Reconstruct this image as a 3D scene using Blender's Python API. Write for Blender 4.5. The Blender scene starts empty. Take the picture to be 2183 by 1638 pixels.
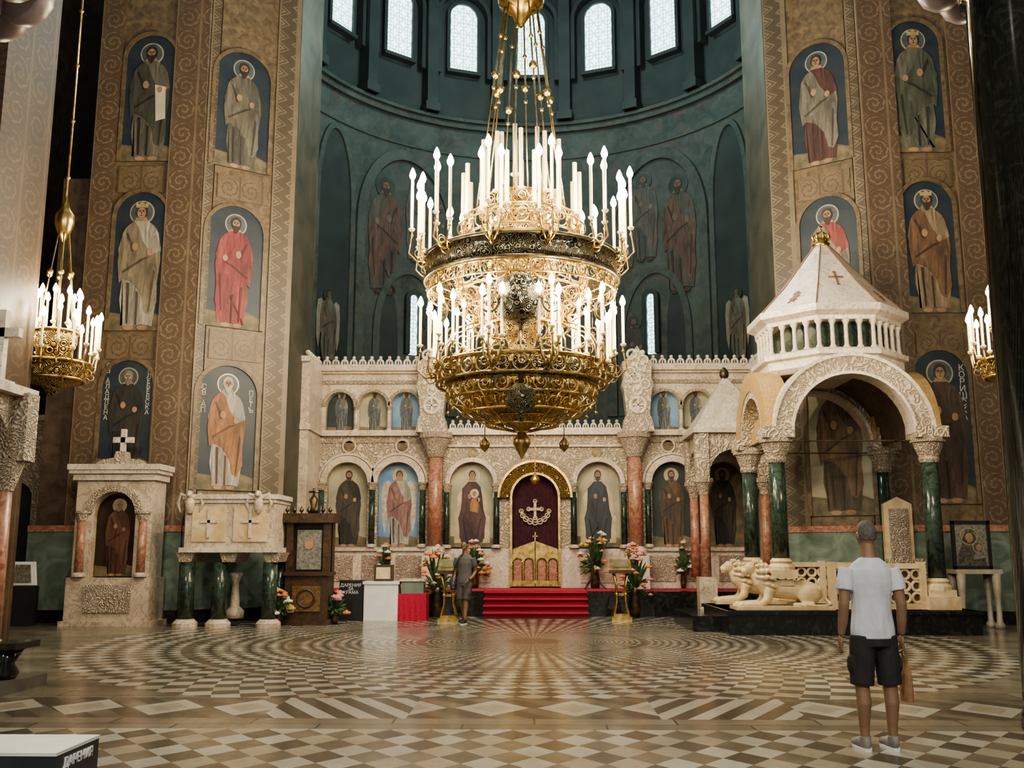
import bpy, bmesh, math, random
from mathutils import Vector, Matrix
random.seed(7)
pi=math.pi; sin=math.sin; cos=math.cos; R=math.radians
SC=bpy.context.scene; C=SC.collection
F=2080.;CX=1091.5;CY=819.;PIT=R(9.74);YAW=R(1.2);CZ=1.55
fwd=Vector((-sin(YAW)*cos(PIT),cos(YAW)*cos(PIT),sin(PIT)))
rgt=Vector((cos(YAW),sin(YAW),0)); upv=rgt.cross(fwd)
def ray(px,py): return fwd+rgt*((px-CX)/F)+upv*((CY-py)/F)
def W(px,py,Y):
    d=ray(px,py);t=Y/d.y;return Vector((d.x*t,Y,CZ+d.z*t))
def G(px,py,z=0):
    d=ray(px,py);t=(z-CZ)/d.z;return Vector((d.x*t,d.y*t,z))
def WP(px,py,p0,p1):
    d=ray(px,py);n=(p1[1]-p0[1],-(p1[0]-p0[0]))
    t=(n[0]*p0[0]+n[1]*p0[1])/(n[0]*d.x+n[1]*d.y);return d*t+Vector((0,0,CZ))
# ---------------------------------------------------------------- shader helpers
class S:
    def __init__(s,t,k): s.t=t;s.k=k
    def __add__(a,b): return mt('ADD',a,b)
    def __sub__(a,b): return mt('SUBTRACT',a,b)
    def __mul__(a,b): return mt('MULTIPLY',a,b)
    def __truediv__(a,b): return mt('DIVIDE',a,b)
def mt(op,*a):
    t=[x.t for x in a if isinstance(x,S)][0]
    n=t.nodes.new('ShaderNodeMath');n.operation=op
    for i,x in enumerate(a):
        if isinstance(x,S): t.links.new(x.k,n.inputs[i])
        else: n.inputs[i].default_value=x
    return S(t,n.outputs[0])
fl=lambda a:mt('FLOOR',a)
fr=lambda a:mt('FRACT',a)
ab=lambda a:mt('ABSOLUTE',a)
gt=lambda a,b:mt('GREATER_THAN',a,b)
lt=lambda a,b:mt('LESS_THAN',a,b)
md=lambda a,b:mt('FLOORED_MODULO',a,b)
def btw(a,lo,hi): return gt(a,lo)*lt(a,hi)
def c4(c): return (c[0],c[1],c[2],1)
def mx(f,a,b):
    t=[x.t for x in (f,a,b) if isinstance(x,S)][0]
    n=t.nodes.new('ShaderNodeMix');n.data_type='RGBA'
    for i,x in ((0,f),(6,a),(7,b)):
        if isinstance(x,S): t.links.new(x.k,n.inputs[i])
        else: n.inputs[i].default_value=c4(x) if i else x
    return S(t,n.outputs[2])
def oc(t): return t.nodes.new('ShaderNodeTexCoord').outputs['Object']
def xyz(t):
    n=t.nodes.new('ShaderNodeSeparateXYZ');t.links.new(oc(t),n.inputs[0])
    return [S(t,n.outputs[i]) for i in range(3)]
def nz(t,sc,det=3,dist=0,vec=None):
    n=t.nodes.new('ShaderNodeTexNoise');n.inputs['Scale'].default_value=sc;n.inputs['Detail'].default_value=det;n.inputs['Distortion'].default_value=dist
    t.links.new(vec or oc(t),n.inputs['Vector']);return S(t,n.outputs[0])
def vor(t,sc,feat='F1'):
    n=t.nodes.new('ShaderNodeTexVoronoi');n.feature=feat;n.inputs['Scale'].default_value=sc
    t.links.new(oc(t),n.inputs['Vector']);return S(t,n.outputs['Distance'])
def ramp(a,lo,hi):
    n=a.t.nodes.new('ShaderNodeMapRange');n.inputs[1].default_value=lo;n.inputs[2].default_value=hi
    a.t.links.new(a.k,n.inputs[0]);return S(a.t,n.outputs[0])
MC={}
def nm(name):
    m=bpy.data.materials.new(name);m.use_nodes=True;MC[name]=m
    return m,m.node_tree,m.node_tree.nodes['Principled BSDF']
def fin(t,b,col,rough,metal=0,bump=None,bs=.3,bd=.02):
    if isinstance(col,S): t.links.new(col.k,b.inputs['Base Color'])
    else: b.inputs['Base Color'].default_value=c4(col)
    b.inputs['Roughness'].default_value=rough;b.inputs['Metallic'].default_value=metal
    if bump is not None:
        n=t.nodes.new('ShaderNodeBump');n.inputs['Strength'].default_value=bs;n.inputs['Distance'].default_value=bd
        t.links.new(bump.k,n.inputs['Height']);t.links.new(n.outputs[0],b.inputs['Normal'])
def mat(name,col,col2=None,rough=.55,metal=0,sc=4,dist=0,bs=0,lo=.35,hi=.65,em=0,det=4):
    if name in MC: return MC[name]
    m,t,b=nm(name)
    n=nz(t,sc,det,dist)
    c=mx(ramp(n,lo,hi),col,col2 or tuple(x*.8 for x in col))
    fin(t,b,c,rough,metal,n if bs else None,bs)
    if em:
        b.inputs['Emission Color'].default_value=c4(col);b.inputs['Emission Strength'].default_value=em
    return m
def carved(name,col,dark,sc=9,rough=.5):
    m,t,b=nm(name);v=vor(t,sc,'SMOOTH_F1');n=nz(t,3,4)
    w=mt('SINE',v*24.0)
    c=mx(ramp(w*.45+n*.9,.0,.9),dark,col);fin(t,b,c,rough,0,w,.6,.03);return m
def veined(name,a,c_,vein,sc=1.6):
    m,t,b=nm(name);n=nz(t,sc,6,1.2);n2=nz(t,sc*1.7,8,2.5)
    c=mx(ramp(n,.35,.65),a,c_);c=mx(lt(ab(n2-.5),.025)*.75,c,vein);fin(t,b,c,.36);return m
def vine(name,w,base,line,metal=0):
    m,t,b=nm(name);x,y,z=xyz(t)
    qx=x/w;cx=fl(qx);lx0=(qx-cx-.5)*w
    n3=nz(t,11,3)
    q=z/w;c=fl(q);ly=(q-c-.5)*w
    alt=md(c+cx,2.0)*2.0-1.0;lx=lx0*alt
    r=mt('SQRT',lx*lx+ly*ly);th=mt('ARCTAN2',ly,lx)
    s=mt('SINE',r*(2*pi*2.1/(w/2))+th+n3*1.6)
    leaf=mt('SINE',th*9.0+r*(30.0/w))
    mask=mt('MAXIMUM',gt(s+leaf*.4,.6)*lt(r,w*.45),gt(ab(lx0),w*.455))
    corner=gt(r,w*.5)*gt(mt('SINE',r*(70.0/w)),.2)
    mask=mt('MAXIMUM',mask,corner*.6)
    n=nz(t,1.6,6);n2=nz(t,26,3)
    cc=mx(mask*.8,base,line);cc=mx(ramp(n,.3,.75)*.6,cc,tuple(k*.4 for k in base))
    cc=mx(ramp(n2,.3,.7)*.45,cc,tuple(k*.55 for k in line))
    fin(t,b,cc,.5,metal,mask,.2,.01);return m
def zig(name,w,a,bb):
    m,t,b=nm(name);x,y,z=xyz(t)
    tri=ab(fr(z/.34)-.5)*2.0
    v=fr((x/w+tri*.55)*1.0+.1);n=nz(t,2,5);n2=nz(t,20,2)
    k=mt('MAXIMUM',btw(v,.3,.45),mt('MAXIMUM',btw(v,.6,.7),gt(ab(x/w-.5),.42)))
    cc=mx(k*.85,a,bb);cc=mx(ramp(n,.3,.75)*.55,cc,tuple(k*.45 for k in a));cc=mx(n2*.4,cc,tuple(k*.5 for k in bb));fin(t,b,cc,.5);return m
def cloth(c,f=1):
    c=tuple(k*f for k in c)
    k='painted_drapery_%d_%d_%d'%tuple(int(x*255) for x in c)
    if k in MC: return MC[k]
    m,t,b=nm(k)
    n=t.nodes.new('ShaderNodeMapping');n.inputs['Scale'].default_value=(7,7,1.3);n.inputs['Rotation'].default_value=(0,.25,0)
    t.links.new(oc(t),n.inputs[0])
    f=ramp(nz(t,1.0,3,1.3,n.outputs[0]),.34,.66)
    cc=mx(f,tuple(x*.42 for x in c),tuple(min(1,x*1.2) for x in c));cc=mx(ramp(nz(t,12,4),.35,.75)*.5,cc,tuple(x*.55+.012 for x in c))
    fin(t,b,cc,.6);return m
# ---------------------------------------------------------------- mesh helpers
WM={}
def ell(cx,cz,rx,rz,n=20): return [(cx+rx*cos(2*pi*i/n),cz+rz*sin(2*pi*i/n)) for i in range(n)]
class MB:
    def __init__(s): s.v=[];s.f=[];s.m=None
    def add(s,vs,fs):
        o=len(s.v)
        s.v+=[(s.m@Vector(v)) if s.m is not None else Vector(v) for v in vs]
        s.f+=[[o+k for k in f] for f in fs];return s
    def box(s,x0,x1,y0,y1,z0,z1):
        return s.add([(x,y,z) for x in (x0,x1) for y in (y0,y1) for z in (z0,z1)],[(0,1,3,2),(4,6,7,5),(0,4,5,1),(2,3,7,6),(0,2,6,4),(1,5,7,3)])
    def bx(s,cx,cy,z0,w,d,h): return s.box(cx-w/2,cx+w/2,cy-d/2,cy+d/2,z0,z0+h)
    def prism(s,p,y0,y1):
        n=len(p)
        return s.add([(a,y0,b) for a,b in p]+[(a,y1,b) for a,b in p],[list(range(n)),list(range(2*n-1,n-1,-1))]+[(i,(i+1)%n,n+(i+1)%n,n+i) for i in range(n)])
    def lathe(s,prof,c=(0,0,0),n=24,cap=True,rot=0):
        vs=[];fs=[];k=len(prof)
        for i in range(n):
            a=2*pi*i/n+rot
            for r,z in prof: vs.append((c[0]+r*cos(a),c[1]+r*sin(a),c[2]+z))
        for i in range(n):
            j=(i+1)%n
            for q in range(k-1): fs.append((i*k+q,j*k+q,j*k+q+1,i*k+q+1))
        if cap:
            fs.append([i*k for i in range(n)][::-1]);fs.append([i*k+k-1 for i in range(n)])
        return s.add(vs,fs)
    def tube(s,pts,r,n=8):
        P=[Vector(p[:3]) for p in pts];k=len(P)
        rs=[p[3] if len(p)>3 else r for p in pts]
        vs=[];fs=[];ref=None
        for i in range(k):
            d=(P[min(i+1,k-1)]-P[max(i-1,0)]).normalized()
            if ref is None: ref=Vector((0,1,0)) if abs(d.y)<.8 else Vector((1,0,0))
            u=d.cross(ref).normalized();v=u.cross(d).normalized();ref=v
            for j in range(n):
                a=2*pi*j/n;vs.append(P[i]+(u*cos(a)+v*sin(a))*rs[i])
        for i in range(k-1):
            for j in range(n): fs.append((i*n+j,i*n+(j+1)%n,(i+1)*n+(j+1)%n,(i+1)*n+j))
        fs.append(list(range(n))[::-1]);fs.append([(k-1)*n+j for j in range(n)])
        return s.add(vs,fs)
    def sph(s,c,r,n=14,keep=None):
        if not isinstance(r,tuple): r=(r,r,r)
        m=n//2;vs=[(c[0],c[1],c[2]-r[2])];fs=[]
        for i in range(1,m):
            t=-pi/2+pi*i/m
            for j in range(n): vs.append((c[0]+r[0]*cos(t)*cos(2*pi*j/n),c[1]+r[1]*cos(t)*sin(2*pi*j/n),c[2]+r[2]*sin(t)))
        vs.append((c[0],c[1],c[2]+r[2]));L=len(vs)-1
        for j in range(n):
            fs.append((0,1+(j+1)%n,1+j));fs.append((L,L-n+j,L-n+(j+1)%n))
            for i in range(m-2): a=1+i*n;fs.append((a+j,a+(j+1)%n,a+n+(j+1)%n,a+n+j))
        if keep: fs=[f for f in fs if keep(*(sum(vs[q][k] for q in f)/len(f) for k in range(3)))]
        return s.add(vs,fs)
    def torus(s,c,R_,r,n=28,m=8,ax='z',q2=1):
        vs=[];fs=[]
        for i in range(n):
            a=2*pi*i/n
            for j in range(m):
                b=2*pi*j/m;q=R_+r*cos(b);p=(q*cos(a),q*sin(a)*q2,r*sin(b))
                if ax=='y': p=(p[0],p[2],p[1])
                if ax=='x': p=(p[2],p[0],p[1])
                vs.append((c[0]+p[0],c[1]+p[1],c[2]+p[2]))
        for i in range(n):
            for j in range(m): fs.append((i*m+j,((i+1)%n)*m+j,((i+1)%n)*m+(j+1)%m,i*m+(j+1)%m))
        return s.add(vs,fs)
    def rings(s,rs,n=18):
        vs=[];fs=[];k=len(rs)
        for x,y,z,rx,ry in rs:
            for j in range(n): vs.append((x+rx*cos(2*pi*j/n),y+ry*sin(2*pi*j/n),z))
        for i in range(k-1):
            for j in range(n): fs.append((i*n+j,i*n+(j+1)%n,(i+1)*n+(j+1)%n,(i+1)*n+j))
        fs.append(list(range(n))[::-1]);fs.append([(k-1)*n+j for j in range(n)]);return s.add(vs,fs)
    def archwall(s,x0,x1,z0,z1,cx,r,zs,y0,y1,zb=None,n=18):
        if zb is not None and zb>z0: s.box(x0,x1,y0,y1,z0,zb);z0=zb
        arc=[(cx-r*cos(pi*i/n),zs+r*sin(pi*i/n)) for i in range(n+1)]
        top=[(x0+(x1-x0)*i/n,z1) for i in range(n+1)]
        P=arc+top+[(x0,z0),(cx-r,z0),(cx+r,z0),(x1,z0),(x0,zs),(x1,zs)]
        a,b,c,d,e,f=range(2*n+2,2*n+8);q=n+1
        ff=[(a,b,0,e),(c,d,f,n),(e,0,q),(n,f,q+n)]+[(i,i+1,q+i+1,q+i) for i in range(n)]
        L=len(P);vs=[(x,y0,z) for x,z in P]+[(x,y1,z) for x,z in P]
        fs=list(ff)+[tuple(k+L for k in g[::-1]) for g in ff]
        edge=[b]+list(range(n+1))+[c]
        fs+=[(edge[i],edge[i+1],edge[i+1]+L,edge[i]+L) for i in range(len(edge)-1)]
        out=[a,e]+[q+i for i in range(n+1)]+[f,d]
        fs+=[(out[i],out[i+1],out[i+1]+L,out[i]+L) for i in range(len(out)-1)]
        return s.add(vs,fs)
    def archband(s,cx,zs,r0,r1,y0,y1,leg=0,n=20):
        st=[]
        if leg: st.append(((cx-r0,zs-leg),(cx-r1,zs-leg)))
        for i in range(n+1):
            a=pi*i/n;st.append(((cx-r0*cos(a),zs+r0*sin(a)),(cx-r1*cos(a),zs+r1*sin(a))))
        if leg: st.append(((cx+r0,zs-leg),(cx+r1,zs-leg)))
        vs=[];fs=[];k=len(st)
        for (a,b) in st: vs+=[(a[0],y0,a[1]),(b[0],y0,b[1]),(b[0],y1,b[1]),(a[0],y1,a[1])]
        for i in range(k-1):
            for j in range(4): fs.append((4*i+j,4*i+(j+1)%4,4*i+4+(j+1)%4,4*i+4+j))
        fs+=[(0,1,2,3),(4*k-1,4*k-2,4*k-3,4*k-4)];return s.add(vs,fs)
    def archpanel(s,cx,r,zb,zs,y0,y1,n=18):
        return s.prism([(cx-r,zb)]+[(cx-r*cos(pi*i/n),zs+r*sin(pi*i/n)) for i in range(n+1)]+[(cx+r,zb)],y0,y1)
    def build(s,name,m,parent=None,smooth=False,local=False,rem=0,lab=None,sm=3):
        vs=s.v;loc=None
        if parent is not None and not local:
            inv=WM[parent].inverted();vs=[inv@v for v in vs]
        if parent is None and not local:
            loc=Vector(((min(v.x for v in vs)+max(v.x for v in vs))/2,(min(v.y for v in vs)+max(v.y for v in vs))/2,min(v.z for v in vs)))
            vs=[v-loc for v in vs]
        me=bpy.data.meshes.new(name);me.from_pydata([tuple(v) for v in vs],[],s.f)
        b=bmesh.new();b.from_mesh(me);bmesh.ops.recalc_face_normals(b,faces=b.faces[:]);b.to_mesh(me);b.free()
        if smooth or rem:
            for p in me.polygons: p.use_smooth=True
        me.materials.append(m)
        o=bpy.data.objects.new(name,me);C.objects.link(o)
        if loc is not None: o.location=loc
        if parent is not None: o.parent=parent;WM[o]=WM[parent]
        else: WM[o]=Matrix.Translation(loc or (0,0,0))
        if rem:
            q=o.modifiers.new('r','REMESH');q.mode='VOXEL';q.voxel_size=rem;q.use_smooth_shade=True
            q=o.modifiers.new('s','SMOOTH');q.iterations=sm;q.factor=.5
        if lab: o['label']=lab
        return o
def thing(name,label,cat,loc=(0,0,0),rz=0,group=None,kind=None):
    o=bpy.data.objects.new(name,None);C.objects.link(o);o.empty_display_size=.1
    o.location=loc;o.rotation_euler=(0,0,rz);WM[o]=Matrix.Translation(loc)@Matrix.Rotation(rz,4,'Z')
    return tag(o,label,cat,group,kind)
def tag(o,label=None,cat=None,group=None,kind=None):
    if label: o['label']=label
    if cat: o['category']=cat
    if group: o['group']=group
    if kind: o['kind']=kind
    return o
def struct(o,label=None,cat=None): o['kind']='structure'; return tag(o,label,cat)
def inst(name,me,parent,loc,rz=0,sc=None):
    o=bpy.data.objects.new(name,me);C.objects.link(o);o.parent=parent;o.location=loc;o.rotation_euler=(0,0,rz)
    if sc: o.scale=sc
    return o
def meshof(mb,name,m,smooth=True):
    o=mb.build(name,m,None,smooth,local=True);me=o.data;bpy.data.objects.remove(o);return me
def text(body,size,m,parent,loc,rot=(pi/2,0,0),name='lettering'):
    cu=bpy.data.curves.new(name,'FONT');cu.body=body;cu.size=size;cu.align_x='CENTER';cu.align_y='CENTER';cu.extrude=.004;cu.space_line=.8
    o=bpy.data.objects.new(name+'_tmp',cu);C.objects.link(o)
    dg=bpy.context.evaluated_depsgraph_get();me=bpy.data.meshes.new_from_object(o.evaluated_get(dg))
    bpy.data.objects.remove(o)
    me.materials.clear();me.materials.append(m)
    o=bpy.data.objects.new(name,me);C.objects.link(o);o.parent=parent;o.location=loc;o.rotation_euler=rot;return o
# ---------------------------------------------------------------- materials
GOLD=mat('gold_brass',(.74,.54,.22),(.38,.25,.085),.3,1,8)
DGOLD=mat('aged_bronze',(.16,.125,.07),(.06,.048,.03),.4,.8,9)
BGOLD=mat('dull_gilt',(.5,.37,.16),(.2,.14,.06),.36,.9,10)
m,t,b=nm('gilded_filigree');v=vor(t,7);w=mt('SINE',v*40.0);fin(t,b,mx(gt(w,.1),(.05,.035,.015),(.7,.48,.18)),.33,.85,w,.6,.02);FILI=m
m,t,b=nm('dark_filigree');v=vor(t,7);w=mt('SINE',v*38.0);fin(t,b,mx(gt(w,.5),(.018,.02,.016),(.36,.3,.17)),.35,.6,w,.6,.02);DFILI=m
MARB=veined('cream_marble',(.62,.53,.425),(.45,.365,.285),(.32,.235,.18))
MARBW=veined('white_marble',(.68,.61,.52),(.5,.44,.365),(.36,.29,.23))
ROOFM=veined('weathered_marble',(.64,.58,.49),(.49,.43,.35),(.38,.31,.24),1.2)
CARV=carved('carved_cream_marble',(.6,.515,.41),(.3,.24,.175))
CARVF=carved('fine_carved_marble',(.57,.485,.385),(.265,.205,.15),16)
YMARB=mat('honey_marble',(.69,.56,.37),(.5,.37,.21),.4,0,3,1)
GMARB=mat('green_marble',(.05,.075,.058),(.015,.028,.022),.16,0,5,2)
DADO=mat('pale_green_marble',(.2,.26,.21),(.1,.14,.115),.3,0,1.6,2.5)
RMARB=mat('red_marble',(.26,.095,.065),(.42,.25,.18),.3,0,6,2)
BMARB=mat('black_marble',(.012,.013,.013),(.05,.05,.045),.12,0,3,3,0,.5,.8)
BCOL=mat('black_green_marble',(.006,.009,.009),(.03,.04,.036),.08,0,4,3,0,.5,.8)
WOOD=mat('dark_walnut',(.08,.045,.024),(.032,.018,.01),.4,0,6,2)
CANDLE=mat('ivory_candle',(.76,.66,.4),(.66,.55,.32),.5,em=.08)
BULB=mat('glowing_bulb',(1,.78,.42),(1,.78,.42),.3,em=60)
RED=mat('red_carpet',(.42,.025,.06),(.33,.015,.04),.9,0,30)
REDD=mat('red_carpet_shaded',(.2,.01,.026),(.14,.007,.017),.9,0,30)  # darker copy of the carpet red: shade of the step fronts in the colour
CURT=mat('burgundy_velvet',(.06,.009,.022),(.025,.004,.01),.8,0,8,1)
BLK=mat('black_paint',(.012,.013,.016),(.018,.018,.02),.45)
WHT=mat('white_paint',(.7,.7,.7),(.64,.64,.64),.5)
SILV=mat('silver_icon_cover',(.5,.48,.42),(.26,.24,.2),.35,.8,18,1,.3)
SKINP=mat('painted_skin',(.36,.235,.15),(.24,.145,.09),.6,0,6)
DKBR=mat('painted_dark_brown',(.035,.022,.016),(.05,.03,.02),.7)  # dark brown paint for face features and fresco feet
HALO=mat('painted_halo',(.5,.42,.27),(.36,.285,.16),.4,.3)
HALOB=mat('halo_inner_blue',(.085,.11,.13),(.05,.065,.08),.5)
LINE=mat('pale_painted_line',(.56,.51,.41),(.46,.4,.31),.5)
BGB=mat('painted_blue_night',(.014,.026,.047),(.035,.045,.053),.5,0,1.6,1,0,.3,.7,0,7)
BGS=mat('painted_sky_blue',(.075,.19,.38),(.22,.34,.44),.5,0,1.5)
BGG=mat('painted_gold_ground',(.42,.38,.27),(.25,.245,.18),.5,0,1.5)
BGT=mat('painted_dim_green',(.03,.043,.041),(.015,.024,.024),.5,0,2)
EARTH=mat('painted_earth',(.2,.15,.09),(.09,.085,.055),.6,0,5)
GMOS=mat('ochre_mosaic',(.205,.15,.09),(.085,.062,.04),.5,.05,6,.8,.2,.3,.7,0,8)
BROWN=mat('painted_brown_wall',(.115,.078,.054),(.052,.036,.026),.6,0,3,1)
VB=vine('vine_scroll_band',.6,(.115,.073,.049),(.27,.205,.135))
VB2=vine('vine_scroll_panel',.55,(.225,.168,.103),(.1,.066,.04))
VB3=vine('near_vine_panel',.5,(.085,.048,.024),(.035,.02,.011))
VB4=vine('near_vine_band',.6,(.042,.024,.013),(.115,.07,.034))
ZG=zig('zigzag_band',.5,(.085,.064,.042),(.24,.19,.125))
m,t,b=nm('haze_teal_plaster');n=nz(t,.45,9,1.5);n2=nz(t,.9,8,2.2);n3=nz(t,3.5,6,1)
cc=mx(ramp(n,.3,.7),(.05,.07,.067),(.018,.03,.03));cc=mx(ramp(n2,.5,.72)*.6,cc,(.075,.06,.045));cc=mx(ramp(n3,.45,.75)*.45,cc,(.09,.098,.09));fin(t,b,cc,.75);TEAL=m  # teal haze of the apse put into the plaster colour, with ochre patches
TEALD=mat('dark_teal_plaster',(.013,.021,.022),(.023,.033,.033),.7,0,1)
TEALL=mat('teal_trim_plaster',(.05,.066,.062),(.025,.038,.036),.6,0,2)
REV=mat('dark_grey_brown_reveal',(.085,.075,.055),(.035,.036,.028),.6,0,1,1,0,.3,.7,0,8)  # dark grey-brown paint of the pier reveals
m,t,b=nm('gold_tile');x,y,z=xyz(t)
br=t.nodes.new('ShaderNodeTexBrick');br.inputs['Scale'].default_value=6;br.inputs['Color1'].default_value=(.52,.37,.17,1);br.inputs['Color2'].default_value=(.4,.27,.11,1);br.inputs['Mortar'].default_value=(.2,.12,.05,1)
cb=t.nodes.new('ShaderNodeCombineXYZ');t.links.new((x+y).k,cb.inputs[0]);t.links.new(z.k,cb.inputs[1]);t.links.new(cb.outputs[0],br.inputs[0])
fin(t,b,S(t,br.outputs[0]),.4,.1);GTILE=m
m,t,b=nm('leaded_window_glass');x,y,z=xyz(t)
ax=fr(x/.34+.5)-.5;az=fr(z/.42)-.5
r=mt('SQRT',ax*ax+az*az)
ln=mt('MAXIMUM',btw(r,.36,.44),mt('MAXIMUM',lt(ab(ax),.04),lt(ab(az),.035)))
cc=mx(ln,(.8,1,.97),(.16,.38,.4));fin(t,b,cc,.3)
t.links.new(cc.k,b.inputs['Emission Color']);b.inputs['Emission Strength'].default_value=1.9;GLASS=m
# floor
m,t,b=nm('inlaid_stone_floor');x,y,z=xyz(t)
dy=y-17.6;r=mt('SQRT',x*x+dy*dy);th=mt('ARCTAN2',dy,x)
N=108/(2*pi);A=th*N;B=mt('LOGARITHM',mt('MAXIMUM',r,.2),math.e)*N
ck=md(fl(A+B)+fl(A-B),2.0);ck2=md(fl((A+B)*.5),2.0)
n1=nz(t,1.3,6,.6);n2=nz(t,9,3);n4=nz(t,.5,3)
beige=mx(n1,(.26,.22,.155),(.41,.365,.275));dark=mx(n1,(.04,.033,.024),(.105,.083,.058));slab=mx(ramp(n1,.35,.65),(.09,.073,.051),(.195,.16,.112))
pale=mx(n2,(.36,.34,.28),(.48,.46,.385))
circ=mx(ck,dark,mx(ck2,beige,pale))
rb=mt('MAXIMUM',btw(r,1.9,2.05),mt('MAXIMUM',btw(r,4.0,4.2),mt('MAXIMUM',btw(r,5.7,5.85),lt(r,.5))));circ=mx(rb,circ,slab)
sx=fl(x/1.3+fl(y/.42)*.5);jy=fr(y/.42);jx=fr(x/1.3+fl(y/.42)*.5)
sh=fr(mt('SINE',sx*12.9+fl(y/.42)*78.2)*43.7)
slabs=mx(sh*.5,slab,beige);slabs=mx(mt('MAXIMUM',lt(jy,.04),lt(jx,.014)),slabs,(.03,.025,.019))
col=mx(lt(r,7.6),slabs,circ)
dx=x/.82;dyy=(y-10.2)/1.0
dia=lt(ab(fr(dx)-.5)+ab(dyy)*.9,.45);dia2=lt(ab(fr(dx)-.5)+ab(dyy)*.9,.25)
axx=ab(x)
sl=md(fl((axx-dyy*.55)/.2),2.0)
bnd=mx(dia,mx(gt(fr(dx*1.5+dyy*1.5),.5),dark,slab),pale);bnd=mx(dia2,bnd,beige)
bnd=mx(btw(axx,1.2,2.6),bnd,mx(sl,dark,pale))
col=mx(btw(y,9.55,10.85),col,bnd)
p=x/.36;q=y/.46
dk=md(fl(p+q)+fl(p-q),2.0);dk2=md(fl(p+q),3.0);dk3=md(fl(p-q),4.0)
nd=mx(dk,mx(gt(dk2,.5),dark,slab),mx(gt(dk3,1.5),beige,pale))
col=mx(lt(y,9.0),col,nd)
col=mx(ramp(n2,.45,.9)*.45,col,(.075,.062,.047))
col=mx(ramp(n4,.4,.75)*.4,col,(.05,.041,.031))
fin(t,b,col,.2);t.links.new((n2*.2+.1).k,b.inputs['Roughness']);b.inputs['Specular IOR Level'].default_value=.65;FLOOR=m
# ---------------------------------------------------------------- camera, light
cam=bpy.data.cameras.new('camera');co=bpy.data.objects.new('camera',cam);C.objects.link(co);SC.camera=co
cam.sensor_width=36;cam.lens=36*F/2183;co.location=(0,0,CZ);co.rotation_euler=(pi/2+PIT,0,YAW);cam.clip_end=200
wd=bpy.data.worlds.new('world');SC.world=wd;wd.use_nodes=True
bg=wd.node_tree.nodes['Background'];bg.inputs[0].default_value=(.9,.94,.86,1);bg.inputs[1].default_value=.35
def lamp(loc,P,col=(1,.87,.66),rad=.06):
    l=bpy.data.lights.new('lamp','POINT');l.energy=P;l.color=col;l.shadow_soft_size=rad
    o=bpy.data.objects.new('lamp',l);C.objects.link(o);o.location=loc;return o
try:
    SC.view_settings.view_transform='AgX';SC.view_settings.look='AgX - Medium High Contrast';SC.view_settings.exposure=.28
except Exception as e: print(e)
# ---------------------------------------------------------------- setting
struct(MB().box(-14,14,-4,31,-.2,0).build('floor',FLOOR,local=True))
struct(MB().box(-14.3,-14,-4,31,0,20).build('wall_left',BROWN)); struct(MB().box(14,14.3,-4,31,0,20).build('wall_right',BROWN))
DY,DR=25.5,7.5
def cyl(mb,r0,r1,z0,z1,a0=-100,a1=100,n=60):
    vs=[];fs=[]
    for i in range(n+1):
        a=R(a0+(a1-a0)*i/n)
        for r,z in ((r0,z0),(r1,z1)): vs.append((r*sin(a),DY+r*cos(a),z))
    return mb.add(vs,[(2*i,2*i+2,2*i+3,2*i+1) for i in range(n)])
struct(cyl(MB(),DR,DR,.6,16.5).build('wall_apse',TEAL,smooth=True))
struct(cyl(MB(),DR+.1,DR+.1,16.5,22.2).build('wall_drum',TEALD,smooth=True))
mb=MB()
for k in range(8): cyl(mb,(DR+.1)*cos(R(k*11.25)),(DR+.1)*cos(R(k*11.25+11.25)),22.2+5*sin(R(k*11.25)),22.2+5*sin(R(k*11.25+11.25)))
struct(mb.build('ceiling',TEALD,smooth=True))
mb=MB()
for r,z0,z1 in ((DR-.28,16.5,16.62),(DR-.16,16.3,16.5),(DR-.06,15.3,15.36)): cyl(mb,r,r,z0,z1);cyl(mb,r,DR+.1,z1,z1);cyl(mb,r,DR+.1,z0,z0)
struct(mb.build('trim_1',TEAL,smooth=True))
def onring(a,r,z): return (r*sin(R(a)),DY+r*cos(R(a)),z)
for k in range(-4,4):
    a=k*19.2+9.6
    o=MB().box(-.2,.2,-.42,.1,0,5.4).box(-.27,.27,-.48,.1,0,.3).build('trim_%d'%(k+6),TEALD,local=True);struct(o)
    o.location=onring(a,DR,16.65);o.rotation_euler=(0,0,-R(a))
wn=0
for k in range(-3,4):
    wn+=1;a=k*19.2
    o=thing('window_%d'%wn,None,None,onring(a,DR-.1,18.45),-R(a),kind='structure')
    MB().archpanel(0,.5,0,2.1,-.02,.05).build('glass_pane',GLASS,o,local=True)
    MB().archband(0,2.1,.5,.62,-.12,.08,leg=2.1).archband(0,2.1,.85,1.0,-.2,.08,leg=2.3).box(-.62,.62,-.2,.08,-.12,0).build('window_frame',TEALD,o,local=True)
for s in (-1,1):
    wn+=1;a=s*32.5
    o=thing('window_%d'%wn,None,None,onring(a,DR-.1,8),-R(a),kind='structure')
    MB().archpanel(0,.14,0,1.9,-.02,.05).build('glass_pane',GLASS,o,local=True)
    MB().archband(0,1.9,.14,.3,-.1,.08,leg=1.9).build('window_frame',TEALD,o,local=True)
k=12
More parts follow.
